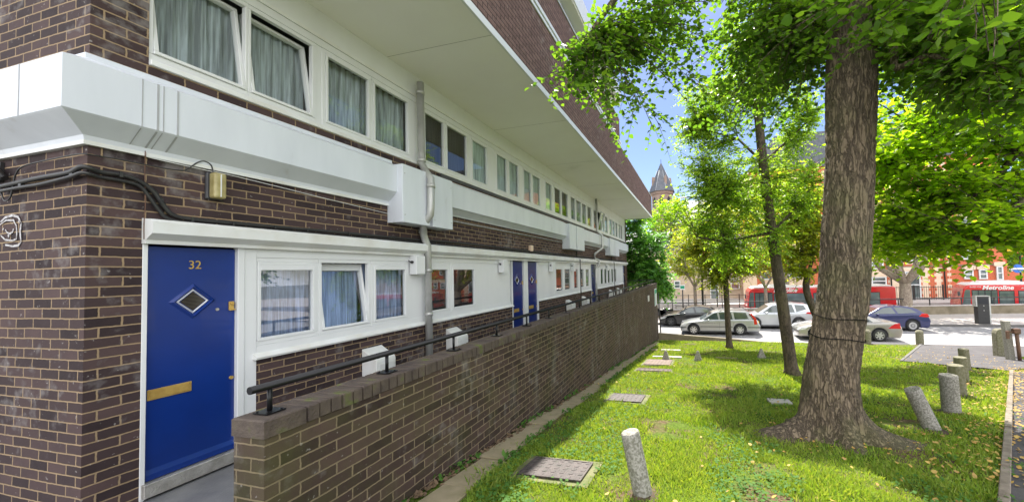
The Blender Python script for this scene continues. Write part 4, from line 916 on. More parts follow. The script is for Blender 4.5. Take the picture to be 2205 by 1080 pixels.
simple_tree('lime_tree','bright sunlit lime tree reaching in from beyond the right edge',T9b,[T9b,(8.6,7.2,2),(8.5,7.3,5),(8.4,7.3,9)],
  [[(8.5,7.2,3.2),cu(2190,330,6.4),cu(2130,400,6.6),cu(2060,450,6.8),cu(2000,500,6.9)],[(8.5,7.2,3.8),cu(2205,240,6.6),cu(2100,260,6.8),cu(2000,300,7.0),cu(1920,360,7.2)],[(8.5,7.2,2.6),cu(2205,430,6.0),cu(2150,470,6.2),cu(2100,520,6.2)],[(8.5,7.2,4.5),(7,7.6,5.5),(5.5,8,5.6)]],
  [(cu(2010,330,7.2),(1.5,1.3,.9),84),(cu(2120,300,6.6),(1.4,1.2,1.1),76),(cu(2060,440,6.8),(1.7,1.2,.75),84),(cu(1930,470,7.2),(.6,.9,.85),28),(cu(2170,500,6.0),(.9,.9,.35),26),(cu(1990,530,6.9),(.95,.7,.2),18),(cu(2000,210,7.4),(1.6,1.2,.5),30),((8.4,7.2,5.5),(3,2.6,2),20)],
  M['lime2'],M['bark2'],.085,(8,.5),.06,1.05,.28,.018,(.24,.13),'limes on the lawn')
b=tuple(onG(1706,808)); tk=[b,tuple(onY(1690,690,b[1])),tuple(onY(1662,500,b[1])),tuple(onY(1643,350,b[1])),tuple(onY(1630,220,b[1])),tuple(onY(1618,120,b[1]))]
Yb=b[1]
simple_tree('rowan_tree','slender leaning rowan with red berries just left of the big trunk',b,tk,
  [[tk[2],cu(1600,440,Yb),cu(1560,425,Yb-.3)],[tk[2],cu(1560,520,Yb-.2),cu(1500,510,Yb)],[tk[3],cu(1700,300,Yb+.3),cu(1740,260,Yb)],[tk[3],cu(1590,300,Yb),cu(1520,280,Yb+.3)],[tk[4],cu(1560,200,Yb),cu(1500,180,Yb)],[tk[2],cu(1720,440,Yb+.4),cu(1750,400,Yb+.6)]],
  [(cu(1530,235,Yb),(.9,.9,.75),80),(cu(1480,290,Yb),(.5,.6,.4),24),(cu(1510,340,Yb),(.75,.8,.55),40),(cu(1640,190,Yb),(1.1,1.1,.7),70),(cu(1570,400,Yb-.3),(1.3,1.2,1.0),90),(cu(1510,450,Yb),(.95,.9,.75),44),(cu(1700,400,Yb+.4),(.8,.9,1.1),70),(cu(1610,530,Yb),(1.1,.9,.65),56),(cu(1720,280,Yb+.5),(.5,.9,.9),50),(cu(1620,90,Yb),(1.0,1,.8),40)],
  M['rowan'],M['bark2'],.068,(9,.42),.034,.62,.15,.014,(.155,.09),'small trees on the lawn',.5,.0022,12,26,.04)
b=tuple(onG(1571,749)); Yb=b[1]; tk=[b,tuple(onY(1567,690,Yb)),tuple(onY(1562,600,Yb)),tuple(onY(1553,520,Yb)),tuple(onY(1550,470,Yb))]
simple_tree('rowan_tree','thin straight rowan standing on the far lawn before the silver estate car',b,tk,
  [[tk[2],cu(1590,570,Yb),cu(1610,545,Yb)],[tk[2],cu(1530,570,Yb),cu(1510,550,Yb)],[tk[3],cu(1590,500,Yb),cu(1610,480,Yb)]],
  [(cu(1560,560,Yb),(1.7,1.3,.75),80),(cu(1620,560,Yb),(1.0,1.2,.8),50),(cu(1500,520,Yb),(1.1,1.2,1.0),60),(cu(1570,470,Yb),(1.8,1.4,1.0),90),(cu(1530,600,Yb),(.8,.8,.45),26)],
  M['rowan2'],M['bark2'],.10,(9,.6),.06,.65,.15,.02,(.14,.10),'small trees on the lawn',.5,.003,10,26,.05)
Yb=13.5; b=(4.4,Yb,gz(0,Yb)); kk=[b,tuple(onY(1741,640,Yb)),tuple(onY(1738,596,Yb))]
simple_tree('rowan_tree','forked young tree half hidden behind the big trunk',b,kk,
  [[kk[2],cu(1728,560,Yb),cu(1725,510,Yb),cu(1728,480,Yb)],[kk[2],cu(1750,555,Yb),cu(1752,510,Yb),cu(1745,460,Yb)],[kk[2],cu(1790,560,Yb),cu(1830,530,Yb)]],
  [(cu(1725,500,Yb),(.9,1.0,.9),60),(cu(1800,520,Yb),(1.6,1.2,.9),50),(cu(1715,420,Yb),(1.3,1.1,1.2),80),(cu(1900,520,Yb+1),(1.4,1.2,.8),40),(cu(1700,570,Yb),(.7,.9,.5),26)],
  M['rowan2'],M['bark2'],.10,(9,.55),.06,.7,.15,.018,(.13,.10),'small trees on the lawn',.5,.003,10,0,.07)
# dense green tree beyond the end of the building
b=(-5.2,24.6,-2.4)
simple_tree('maple_tree','dense deep green tree overhanging the far end of the retaining wall',b,[b,(-5.1,24.5,0),(-4.9,24.3,3),(-4.8,24.2,5.5)],
  [[(-4.9,24.4,1.5),(-3.6,24,1.8),(-2.4,23.8,1.2)],[(-4.9,24.4,2.5),(-3.4,24.2,3.4),(-2.2,24,3.3)],[(-4.9,24.4,3.2),(-4,24,4.8)]],
  [((-3.5,24.2,3.2),(1.9,1.8,1.5),70),((-3.0,24.0,1.5),(1.6,1.6,1.0),60),((-2.3,23.8,.3),(.9,1.0,.55),22),((-4.5,24.3,1.0),(1.6,1.6,1.5),40),((-4.3,24.2,5.0),(1.4,1.4,1.2),26)],
  M['deep'],M['bark2'],.17,(11,.8),.085,.95,.3,.03,(.28,.15),'street trees',.4,.004,10)
# street trees beyond the road
def street(label,u,v,Y,spread,leafm,h,ells,r=.17,limbs=5,leaf=.17,twn=9,lr=.09):
    p=onY(u,v,Y); p.z=max(p.z,-3.2); fork=(p.x,Y,h); lm=[]
    for k in range(limbs):
        a=2*math.pi*k/limbs+.4; s=spread*(.7+.5*random.random())
        lm.append([fork,(p.x+math.cos(a)*s*.45,Y+math.sin(a)*s*.45,h+1.1),(p.x+math.cos(a)*s*.7,Y+math.sin(a)*s*.6,h+2.5),(p.x+math.cos(a)*s*.95,Y+math.sin(a)*s*.8,h+3.8)])
    simple_tree('street_tree',label,(p.x,Y,p.z),[(p.x,Y,p.z-.1),(p.x,Y,(p.z+h)/2),fork],lm,ells,leafm,M['bark3'],leaf,(twn,.9),.12,.9,.2,.03,(r,r*.85),'street trees',.45,.004,10,0,lr)
street('pale street tree with a rounded crown behind the black car',1498,665,34,1.9,M['rowan2'],.0,[(cu(1490,570,34),(2.2,2,1.5),50),(cu(1500,520,34),(2.4,2,1.8),60),(cu(1450,560,34),(1.5,1.5,1.2),20)])
street('street tree with turning orange leaves in front of the left bus',1650,660,33.3,1.7,M['orange'],-.1,[(cu(1650,560,33.3),(2.3,1.8,1.0),50),(cu(1640,500,33.3),(2.4,2,1.8),50)],.16)
street('large pale street tree with bare spreading limbs beside the blue car',1952,662,33.2,2.9,M['rowan2'],.1,[(cu(1900,470,33.2),(2.5,2,2.2),40),(cu(1980,440,33.2),(3,2,2.4),50),(cu(2040,520,33.2),(1.5,1.5,1.0),12)],.42,7,lr=.26)
simple_tree('street_tree','distant dark tree at the right beside the bus',(33,50,-2),[(33,50,-2),(33,50,3)],[[(33,50,1),(32,50,4)]],[((33,50,3.5),(4,3,3.5),60)],M['deep'],M['bark2'],.35,(9,1.2),.2,1,.2,.04,(.3,.2),'street trees',.4,0,8)
simple_tree('street_tree','pale green tree before the church tower',(-3.2,50,-2),[(-3.2,50,-2),(-3.2,50,4)],[[(-3.2,50,1),(-4,50,4)]],[(cu(1430,560,50),(3.2,2.5,3.0),80),(cu(1405,480,50),(2,1.5,2),26),(cu(1450,450,50),(2.4,2,1.8),34),(cu(1480,500,50),(3,2.,3.0),40)],M['lime2'],M['bark3'],.30,(9,1.1),.18,1,.2,.04,(.3,.2),'street trees',.4,0,8)

simple_tree('street_tree','broad yellow-green tree filling the gap behind the leaning rowan',(8.5,38.5,-2.9),[(8.5,38.5,-3),(8.5,38.5,4)],[[(8.5,38.5,2),(6,38.5,5)],[(8.5,38.5,2),(11,38.5,5.5)]],[(cu(1640,440,38.5),(3.6,2.5,3.2),110),(cu(1560,420,38.5),(2.5,2,2.5),50),(cu(1700,500,38.5),(2.5,2,1.6),50)],M['lime2'],M['bark3'],.24,(10,1.0),.15,1,.2,.04,(.3,.2),'street trees',.4,0,8)
# ================================================================== CARS
RZ=-2.45
def car(name,label,X0,Y0,L,W,prof,cab,wx,wr,m,side,rearlt,frontlt,rz=0,rim='rim',trim=False,grp='cars on the road',hz=.0,rails=False,spokes=7,clad=False,rearw=None):
    """front at X0 facing -X, near side at Y0. prof: top outline from front bottom to rear bottom; cab: greenhouse outline; side: list of glass polygons"""
    t=thing(name,label,'car',(X0,Y0,RZ),grp,rz)
    def B(mb,nm,mt,par=None,**k):
        o=mb.build(nm,mt,None,**k); o.parent=par or t; return o
    def arch(cx): 
        return [(cx+(wr+.05)*math.cos(a),.02+wr+(wr+.05)*math.sin(a)) for a in np.linspace(math.pi*1.12,-math.pi*.12,13)]
    low=.20
    poly=list(prof); rear=[]
    bot=[(prof[-1][0]-.05,low)]
    a2=[p for p in arch(wx[1])][::-1]; a1=[p for p in arch(wx[0])][::-1]
    poly=poly+bot+[(p[0],max(p[1],low)) for p in a2]+[(p[0],max(p[1],low)) for p in a1]+[(prof[0][0]+.05,low)]
    # remove duplicates
    pp=[]; 
    for p in poly:
        if not pp or math.hypot(p[0]-pp[-1][0],p[1]-pp[-1][1])>1e-3: pp.append(p)
    bm=bmesh.new(); vv=[bm.verts.new((p[0],0,p[1])) for p in pp]; f=bm.faces.new(vv)
    ex=bmesh.ops.extrude_face_region(bm,geom=[f]); vs=[v for v in ex['geom'] if isinstance(v,bmesh.types.BMVert)]
    for v in vs: v.co.y+=W
    bm.normal_update(); bmesh.ops.recalc_face_normals(bm,faces=bm.faces)
    me=bpy.data.meshes.new('body'); bm.to_mesh(me); bm.free(); me.materials.append(m)
    o=bpy.data.objects.new('body',me); COL.objects.link(o); o.parent=t
    md=o.modifiers.new('b','BEVEL'); md.width=.07; md.segments=4; md.limit_method='ANGLE'; md.angle_limit=R(50)
    for pz in me.polygons: pz.use_smooth=True
    body=o
    zb,zr=min(p[1] for p in cab),max(p[1] for p in cab); ins=lambda z:.05+.19*(z-zb)/(zr-zb)
    # cabin
    n=len(cab); q=MB(); q.add([(x,ins(z),z) for x,z in cab]+[(x,W-ins(z),z) for x,z in cab],[tuple(range(n)),tuple(range(n,2*n))]+[(i,(i+1)%n,(i+1)%n+n,i+n) for i in range(n)])
    B(q,'cabin',m,bevel=.04,seg=3)
    for poly_ in side:
        for sgn in (0,1):
            q=MB(); yy=lambda z:(ins(z)-.007) if not sgn else (W-ins(z)+.007)
            q.add([(x,yy(z),z) for x,z in poly_],[tuple(range(len(poly_)))]); B(q,'side_window',M['carglass'])
    # windscreen and rear window on sloping faces
    def slope(a,b,nm,ex):
        q=MB(); d=Vector((b[0]-a[0],b[1]-a[1])); nn=Vector((-d.y,d.x)).normalized()*.006*ex
        A=(a[0]+d.x*.10+nn.x,a[1]+d.y*.10+nn.y); Bp=(a[0]+d.x*.92+nn.x,a[1]+d.y*.92+nn.y)
        q.add([(A[0],ins(A[1])+.07,A[1]),(Bp[0],ins(Bp[1])+.05,Bp[1]),(Bp[0],W-ins(Bp[1])-.05,Bp[1]),(A[0],W-ins(A[1])-.07,A[1])],[(0,1,2,3)]); B(q,nm,M['carglass'])
    slope(cab[0],cab[1],'windscreen',1); 
    rw=rearw or (cab[-2],cab[-1]); slope(rw[1],rw[0],'rear_window',-1)
    q=MB(); q.box(wx[0]-wr*.2,wx[1]+wr*.2,.12,W-.12,.16,.45); q.box(prof[0][0]+.2,prof[-1][0]-.2,.2,W-.2,.24,.5); B(q,'underbody',M['plastic'])
    for cx in wx:
        for yy,sg in ((.10,-1),(W-.10,1)):
            q=MB(); 
            prf=[(-.10,wr*.66),(-.10,wr*.95),(-.07,wr),(.07,wr),(.10,wr*.95),(.10,wr*.66)]; k=28; vs=[]
            for d,r in prf:
                for j in range(k): a=2*math.pi*j/k; vs.append((cx+r*math.cos(a),yy+d,wr+r*math.sin(a)))
            fs=[(i*k+j,i*k+(j+1)%k,(i+1)*k+(j+1)%k,(i+1)*k+j) for i in range(5) for j in range(k)]
            q.add(vs,fs,True); tyre=B(q,'wheel',M['tyre'])
            q=MB(); yo=yy+sg*.085
            q.cyl((cx,yy+sg*.02,wr),(cx,yy+sg*.05,wr),wr*.67,n=28)
            dk=B(q,'wheel_well',M['dark'],tyre)
            q=MB()
            for j in range(spokes):
                a=2*math.pi*j/spokes+.2; c,s=math.cos(a),math.sin(a); w0=wr*.13; w1=wr*.10
                P4=[(cx+c*.02-s*w0,wr+s*.02+c*w0),(cx+c*wr*.63-s*w1,wr+s*wr*.63+c*w1),(cx+c*wr*.63+s*w1,wr+s*wr*.63-c*w1),(cx+c*.02+s*w0,wr+s*.02-c*w0)]
                q.prism(P4,yo-sg*.02,yo,'y')
            q.cyl((cx,yo-sg*.025,wr),(cx,yo+sg*.004,wr),wr*.2,n=14)
            k=28; vs=[]
            for d,r in ((0,wr*.60),(0,wr*.68),(-sg*.04,wr*.68),(-sg*.04,wr*.60)):
                for j in range(k): a=2*math.pi*j/k; vs.append((cx+r*math.cos(a),yo+d,wr+r*math.sin(a)))
            q.add(vs,[(i*k+j,i*k+(j+1)%k,((i+1)%4)*k+(j+1)%k,((i+1)%4)*k+j) for i in range(4) for j in range(k)])
            B(q,'rim',M[rim],tyre)
            q=MB(); k=20; ra=wr+.052; rb=wr-.02   # dark arch lip
            vs=[(cx+r*math.cos(a),(.004 if sg<0 else W-.004)+(.0 if sg<0 else 0),.02+wr+r*math.sin(a)) for r in (ra,ra-.03) for a in np.linspace(-.1,math.pi+.1,k)]
            q.add(vs,[(i,i+1,k+i+1,k+i) for i in range(k-1)]); B(q,'arch_trim',M['plastic' if clad else 'dark'])
    for pl in rearlt:
        for yA,yB in ((-.008,.16),(W-.16,W+.008)):
            q=MB(); q.prism(pl,yA,yB,'y'); B(q,'tail_light',M['redlight'],bevel=.01)
    for pl in frontlt:
        for yA,yB in ((-.006,.30),(W-.30,W+.006)):
            q=MB(); q.prism(pl,yA,yB,'y'); B(q,'headlight',M['clearlight'],bevel=.01)
    rx=max(p[0] for p in prof)
    q=MB(); q.box(rx+.001,rx+.02,W/2-.26,W/2+.26,.62,.74); B(q,'number_plate',M['plate'])
    # bumper strips, sill, door gaps, handles, mirrors
    q=MB(); q.box(prof[0][0]+.16,prof[0][0]+.5,-.002,.02,.215,.25); q.box(wx[0]+wr+.10,wx[1]-wr-.10,-.012,.03,.19,.27); B(q,'sill',M['plastic'])
    if trim:
        q=MB(); q.box(wx[0]+wr+.10,wx[1]-wr-.10,-.014,.01,.50,.545); q.box(prof[0][0]+.02,wx[0]-wr-.12,-.014,.01,.44,.49); q.box(wx[1]+wr+.12,rx-.03,-.014,.01,.47,.52); q.box(rx-.02,rx+.02,.05,W-.05,.44,.54); B(q,'rubbing_strip',M['plastic'])
    for pl in side[:2]:
        cx=max(p[0] for p in pl)
        q=MB(); q.box(cx+.035,cx+.043,-.0025,.003,.32,zb-.05); B(q,'door_gap',M['dark'])
        q=MB(); q.box(cx-.20,cx-.04,-.020,.004,zb-.16,zb-.13); B(q,'door_handle',m)
    s0=min(p[0] for p in side[0])
    for yA,yB in ((-.16,.04),(W-.04,W+.16)): q=MB(); q.box(s0+.18,s0+.28,yA,yB,zb-.0,zb+.13); B(q,'mirror',m,bevel=.03)
    if rails:
        for yy in (ins(zr)+.04,W-ins(zr)-.04):
            q=MB(); q.tube([(cab[2][0]+.1,yy,zr+.005),(cab[2][0]+.3,yy,zr+.06),(cab[-2][0]-.3,yy,zr+.06),(cab[-2][0]-.1,yy,zr+.0)],.018,8); B(q,'roof_rail',M['plastic'])
    return t
def px_X(u,y): return onY(u,700,y).x
# silver estate
car('estate_car','silver estate car with tall red rear lights and roof rails, nearest the thin rowan',-1.12,23.55,4.75,1.82,
 [(0.03,.30),(0,.50),(.06,.62),(.22,.70),(.60,.80),(1.15,.88),(1.45,.93),(3.0,.96),(4.45,.98),(4.62,.95),(4.70,.72),(4.78,.60),(4.75,.36)],
 [(1.18,.86),(2.02,1.36),(2.35,1.44),(3.3,1.46),(4.05,1.43),(4.25,1.38),(4.60,.90)],(.83,3.60),.325,M['silver'],
 [[(1.52,.965),(2.12,1.34),(2.28,1.36),(2.36,.965)],[(2.46,.965),(2.40,1.37),(3.12,1.38),(3.20,.97)],[(3.32,.97),(3.26,1.38),(3.98,1.36),(4.14,.99)]],
 [[(4.42,.66),(4.60,.68),(4.56,1.0),(4.28,1.36),(4.18,1.34),(4.40,.98)]],[[(.0,.52),(.30,.56),(.50,.70),(.10,.66)]],trim=True,rails=True,spokes=7)
# champagne saloon nearer the camera, partly hidden by the big trunk
car('saloon_car','champagne silver saloon nearest the lawn, partly hidden behind the big tree trunk',5.42,22.35,5.0,1.80,
 [(0.03,.30),(0,.52),(.10,.66),(.45,.78),(1.1,.90),(1.35,.95),(3.8,1.00),(4.55,1.02),(4.80,1.0),(4.92,.80),(4.98,.55),(4.92,.34)],
 [(1.15,.90),(2.05,1.36),(2.5,1.43),(3.1,1.42),(3.5,1.33),(4.25,1.0)],(.88,3.92),.33,M['champ'],
 [[(1.55,1.0),(2.15,1.33),(2.50,1.36),(2.62,1.0)],[(2.72,1.0),(2.62,1.36),(3.1,1.34),(3.38,1.28),(3.66,1.02)]],
 [[(4.30,.70),(4.88,.70),(4.84,.98),(4.62,.96),(4.45,.84)]],[[(.0,.56),(.35,.60),(.60,.78),(.15,.70)]],rz=R(-2),spokes=7)
car('hatchback_car','dark blue hatchback behind the champagne saloon on the far side of the road',9.10,25.75,4.25,1.76,
 [(0.03,.30),(0,.50),(.08,.64),(.5,.78),(.95,.88),(1.2,.94),(3.3,1.0),(3.9,1.02),(4.1,.92),(4.22,.62),(4.18,.36)],
 [(.98,.88),(1.75,1.32),(2.1,1.42),(2.8,1.44),(3.45,1.34),(3.65,1.26),(4.02,.98)],(.80,3.32),.32,M['carblue'],
 [[(1.35,.985),(1.95,1.32),(2.35,1.37),(2.55,1.0)],[(2.66,1.0),(2.48,1.37),(2.9,1.36),(3.32,1.26),(3.60,1.06)]],
 [[(3.62,.86),(3.98,.80),(4.16,.84),(4.06,1.0),(3.80,1.02)]],[[(.0,.52),(.3,.58),(.55,.76),(.12,.66)]],spokes=14).scale=(1.05,1,1.05)
car('suv_car','light silver suv in the far lane behind the silver estate car',2.75,26.05,4.75,1.88,
 [(0.03,.36),(0,.60),(.08,.80),(.5,.94),(1.1,1.02),(1.35,1.06),(3.6,1.10),(4.45,1.12),(4.62,1.0),(4.72,.72),(4.70,.40)],
 [(1.1,1.02),(1.95,1.54),(2.3,1.64),(3.5,1.68),(4.2,1.62),(4.38,1.55),(4.60,1.10)],(.92,3.66),.37,M['silverw'],
 [[(1.48,1.10),(2.08,1.52),(2.35,1.57),(2.48,1.11)],[(2.58,1.11),(2.50,1.59),(3.30,1.60),(3.44,1.12)],[(3.54,1.13),(3.46,1.59),(4.0,1.55),(4.14,1.30)]],
 [[(4.05,1.02),(4.58,.98),(4.60,1.10),(4.20,1.14)]],[[(.02,.70),(.4,.80),(.7,.94),(.15,.86)]],rails=True,clad=True,spokes=10)
car('hatchback_car','black car at the left of the road beside the retaining wall end',-2.78,26.9,4.55,1.80,
 [(0.03,.30),(0,.50),(.08,.62),(.5,.76),(1.2,.88),(1.45,.92),(3.6,.98),(4.2,.98),(4.4,.80),(4.5,.60),(4.45,.36)],
 [(1.25,.87),(2.0,1.30),(2.4,1.40),(3.1,1.41),(3.7,1.30),(4.25,.96)],(.85,3.5),.33,M['carblack'],
 [[(1.62,.965),(2.15,1.30),(2.45,1.34),(2.58,.97)],[(2.68,.97),(2.58,1.34),(3.1,1.34),(3.45,1.26),(3.60,1.02)]],
 [[(3.95,.82),(4.38,.80),(4.30,.95),(4.05,.96)]],[[(.0,.50),(.35,.56),(.6,.72),(.1,.62)]],rim='rimd',spokes=5)
# ================================================================== BUSES
def bus(label,X0,Y0,L,plate_txt=True,front_door=True):
    W,H,z0=2.5,2.92,-3.02
    t=thing('bus',label,'bus',(X0,Y0,z0),'red single-decker buses')
    def B(mb,nm,mt,par=None,**k): o=mb.build(nm,mt,None,**k); o.parent=par or t; return o
    pr=[(0.12,.32),(0,.5),(0,1.1),(.22,2.45),(.48,2.72),(L-.12,2.72),(L,2.6),(L+.03,.5),(L-.06,.32)]
    q=MB(); q.prism(pr,0,W,'y'); B(q,'body',M['busred'],bevel=.10,seg=4)
    q=MB(); q.prism([(.42,2.70),(.75,2.88),(L-.4,2.88),(L-.15,2.70)],.12,W-.12,'y'); B(q,'roof',M['buswhite'],bevel=.08,seg=3)
    q=MB(); q.prism([(1.2,2.87),(1.5,3.02),(3.7,3.02),(3.9,2.87)],.5,W-.5,'y'); B(q,'roof_pod',M['buswhite'],bevel=.04)
    e=-.006
    def pane(a,b,c,d,m='busglass',nm='window',e=e):
        q=MB(); q.add([(a,e,c),(b,e,c),(b,e,d),(a,e,d)],[(0,1,2,3)]); return B(q,nm,M[m])
    def framed(a,b,c,d):
        fo=pane(a-.05,b+.05,c-.06,d+.05,'dark','window_surround',-.004); g=pane(a,b,c,d); g.parent=fo; 
        q=MB(); q.box(a,b,-.012,-.007,d-.34,d-.325); g2=B(q,'vent_bar',M['plastic'],fo)
    q=MB(); q.add([(.10,e,1.05),(.62,e,1.0),(.62,e,2.36),(.36,e,2.36),(.27,e,2.2)],[(0,1,2,3,4)]); B(q,'cab_window',M['busglass'])
    q=MB(); q.add([(.02,.25,1.1),(.235,.25,2.38),(.235,W-.25,2.38),(.02,W-.25,1.1)],[(0,1,2,3)]); q.v=[(x-.02,y,z) for x,y,z in q.v]; B(q,'windscreen',M['busglass'])
    d=pane(.70,2.25,.42,2.34,'dark','door',-.004)
    for a,b in ((.76,1.08),(1.14,1.46),(1.54,1.84),(1.90,2.20)): g=pane(a,b,.55,2.26,'busglass','door_pane',-.008); g.parent=d
    x=2.55
    ws=[(2.35,3.15),(3.45,5.35),(5.65,7.2),(7.5,8.6),(8.85,9.7)]
    if L>11: ws.append((9.95,10.75))
    for a,b in ws: framed(a,b,1.20,2.22)
    for cx in (2.85,L-2.9):
        for yy in (.06,W-.30):
            q=MB(); q.cyl((cx,yy,.48),(cx,yy+.24,.48),.48,n=24); wo=B(q,'wheel',M['tyre'])
            q=MB(); q.cyl((cx,yy-.01,.48),(cx,yy+.02,.48),.26,n=20); B(q,'rim',M['rim'],wo)
    q=MB(); q.box(L-.02,L+.045,.35,W-.35,1.35,2.35); B(q,'rear_window',M['busglass'])
    for yy in (.02,W-.22): q=MB(); q.box(L+.0,L+.05,yy,yy+.2,.7,1.2); B(q,'tail_light',M['redlight'],bevel=.01)
    for yy in (.1,W-.4): q=MB(); q.box(-.03,.05,yy,yy+.3,.6,.8); B(q,'headlight',M['clearlight'],bevel=.02)
    q=MB(); q.tube([(.15,-.02,2.35),(-.12,-.18,2.30),(-.14,-.20,2.15)],.02,6); q.box(-.2,-.08,-.28,-.12,1.85,2.2); B(q,'mirror',M['plastic'])
    return t
def bustext(t,s,size,x,z,sx=1,shear=.0,bold=0,m=None):
    o=text('lettering',s,size,(t.location.x+x,t.location.y-.010,t.location.z+z),(R(90),0,0),m or M['buswhite'],t,.002,sx,shear,bold); return o
bR=bus('red single-decker bus at the right, its doors open, with white lettering above the windows',21.2,36.3,10.8)
bR.rotation_euler.z=R(-14)
bustext(bR,'Metroline',.46,2.25,2.50,1.0,.25,.012); bustext(bR,'BUSES FOR',.13,.95,2.56,1.1); bustext(bR,'metroline.co.uk',.20,4.3,2.48,1.1)
bL=bus('red single-decker bus at the left, passing behind the parked cars and the tree trunks',4.5,36,12.0)
bustext(bL,'Metroline',.50,3.3,2.53,1.0,.25,.012)
# driver in yellow
dr=thing('person','person in a yellow vest seated at the wheel of the right-hand bus','person',(22.0,36.5,-2.05))
bV=[(0,0,.0),(0,0,.28),(-.02,0,.50),(-.03,0,.60),(-.04,0,.72),(0,-.19,.48),(-.12,-.24,.26),(-.34,-.17,.30),(0,.19,.48),(-.12,.24,.26),(-.34,.17,.30),(-.40,-.09,.0),(-.42,-.1,-.40),(-.40,.09,.0),(-.42,.1,-.40)]
bE=[(0,1),(1,2),(2,3),(3,4),(2,5),(5,6),(6,7),(2,8),(8,9),(9,10),(0,11),(11,12),(0,13),(13,14)]
me=bpy.data.meshes.new('body'); me.from_pydata(bV,bE,[]); o=bpy.data.objects.new('body',me); COL.objects.link(o); o.parent=dr
sk=o.modifiers.new('s','SKIN'); rr_=[.14,.15,.12,.055,.095,.06,.045,.035,.06,.045,.035,.075,.05,.075,.05]
for i,r in enumerate(rr_): me.skin_vertices[0].data[i].radius=(r,r)
me.skin_vertices[0].data[0].use_root=True; o.modifiers.new('u','SUBSURF').levels=2; me.materials.append(M['skin'])
q=MB(); q.tube([(0,0,-.02),(0,0,.15),(0,0,.32),(-.02,0,.52)],[.17,.18,.18,.12],14); ov=q.build('vest',M['yellow'],None); ov.parent=dr
q=MB(); q.tube([(-.02,0,.76),(-.03,0,.80),(-.03,0,.84)],[.10,.09,.04],12); oh=q.build('hair',M['black'],None); oh.parent=dr
# ================================================================== FAR SIDE OF THE ROAD
pw=thing('parapet_wall','long stained concrete wall beyond the far pavement','wall',(5,lowy(5),-2.3),None)
q=MB(); q.add([(x,lowy(x)+d,z) for x in(-26,40) for d in(0,.3) for z in(-3.3,-1.70)],[(0,1,3,2),(4,5,7,6),(0,1,5,4),(2,3,7,6),(1,3,7,5),(0,2,6,4)]); q.build('wall',M['parapetconc'],pw)
q=MB(); q.add([(x,lowy(x)+d,z) for x in(-26,40) for d in(-.04,.34) for z in(-1.697,-1.63)],[(0,1,3,2),(4,5,7,6),(0,1,5,4),(2,3,7,6),(1,3,7,5),(0,2,6,4)]); q.build('coping',M['pave'],pw)
gr=thing('guard_rail','black guard rail standing on the concrete wall beyond the pavement','railing',(5,lowy(5)+.15,-1.53))
q=MB(); q.tube([(-10,lowy(-10)+.15,-1.12),(30,lowy(30)+.15,-1.12)],.042,6); q.build('rail',M['black'],gr)
for i in range(18):
    x=-9+2.2*i; q=MB(); q.box(x-.03,x+.03,lowy(x)+.12,lowy(x)+.18,-1.63,-1.12); q.build('post',M['black'],gr)
ff=thing('iron_fence','tall black iron fence with close bars in front of the red brick building','fence',(24,43.5,-2.1))
q=MB(); 
for z in (-1.95,-.85): q.box(14,34,43.48,43.52,z,z+.05)
q.build('rails',M['black'],ff); q=MB()
for i in range(100): x=14+.2*i; q.box(x-.012,x+.012,43.485,43.515,-2.1,-.72)
o=q.build('bars',M['black'],ff); o['kind']='stuff'
for i in range(9): x=14+2.5*i; q=MB(); q.box(x-.05,x+.05,43.44,43.56,-2.12,-.6); q.build('post',M['black'],ff)
f2=thing('iron_fence','low black railing along the back road at the left','fence',(0,39,-2.1))
q=MB(); q.tube([(-6,39.5,-1.1),(8,39.5,-1.1)],.03,6); q.tube([(-6,39.5,-1.6),(8,39.5,-1.6)],.02,6); q.build('rails',M['black'],f2)
for i in range(9): x=-6+1.7*i; q=MB(); q.box(x-.04,x+.04,39.46,39.54,-3.2,-1.0); q.build('post',M['black'],f2)
# meter cabinet
mc=thing('parking_machine','tall black roadside cabinet with silver sides on the far pavement','cabinet',(17.5,27.96,-2.3))
MB().box(17.19,17.80,27.93,28.30,-2.31,-.57).build('casing',M['black'],mc,.02)
q=MB(); q.box(17.802,17.88,27.95,28.28,-2.31,-.60); q.box(17.12,17.188,27.95,28.28,-1.2,-.55); q.box(17.15,17.86,27.95,28.28,-.568,-.53); q.build('side_trim',M['galv'],mc)
for zz in (-1.45,-1.15): MB().cyl((17.5,27.93,zz),(17.5,27.91,zz),.03,n=10).build('lock',M['galv'],mc)
MB().box(17.24,17.75,27.922,27.929,-1.05,-.65).build('panel',M['dark'],mc)
# red brick building -------------------------------------------------
rb=thing('brick_building','red brick victorian building with cream panels and tall windows beyond the buses','building',(20,46,-2.1))
BX0,BX1,BY=6.5,31.0,46.0
MB().box(BX0,BX1,BY,BY+9,-2.3,13).build('wall',M['redbrick'],rb)
q=MB(); q.prism([(BX0-.3,13),(BX1+.3,13),(BX1-3,17),(BX0+3,17)],BY-.3,BY+9.3,'y'); q.build('roof',M['slate'],rb)
xc=lambda u,z=0:(lambda p:p.x)(onY(u,600,BY))
cu_=[(1780,1817),(1822,1868),(1872,1905),(1912,1948),(1952,1975),(1982,2002),(2012,2030),(2040,2049)]
bands=[(-2.1,1.1),(1.5,2.9),(3.3,6.2),(6.6,9.5),(9.9,12.5)]
for a,b in cu_+[(1600,1630),(1640,1670),(1690,1730)]:
    for z0_,z1_ in bands: cr=MB(); cr.box(xc(a),xc(b),BY-.03,BY-.001,z0_,z1_); cr.build('cream_panel',M['cream'],rb)
q=MB(); 
for z in (1.2,3.0,6.3,9.6): q.box(BX0,BX1,BY-.10,BY-.031,z,z+.12)
q.build('string_course',M['stone'],rb)
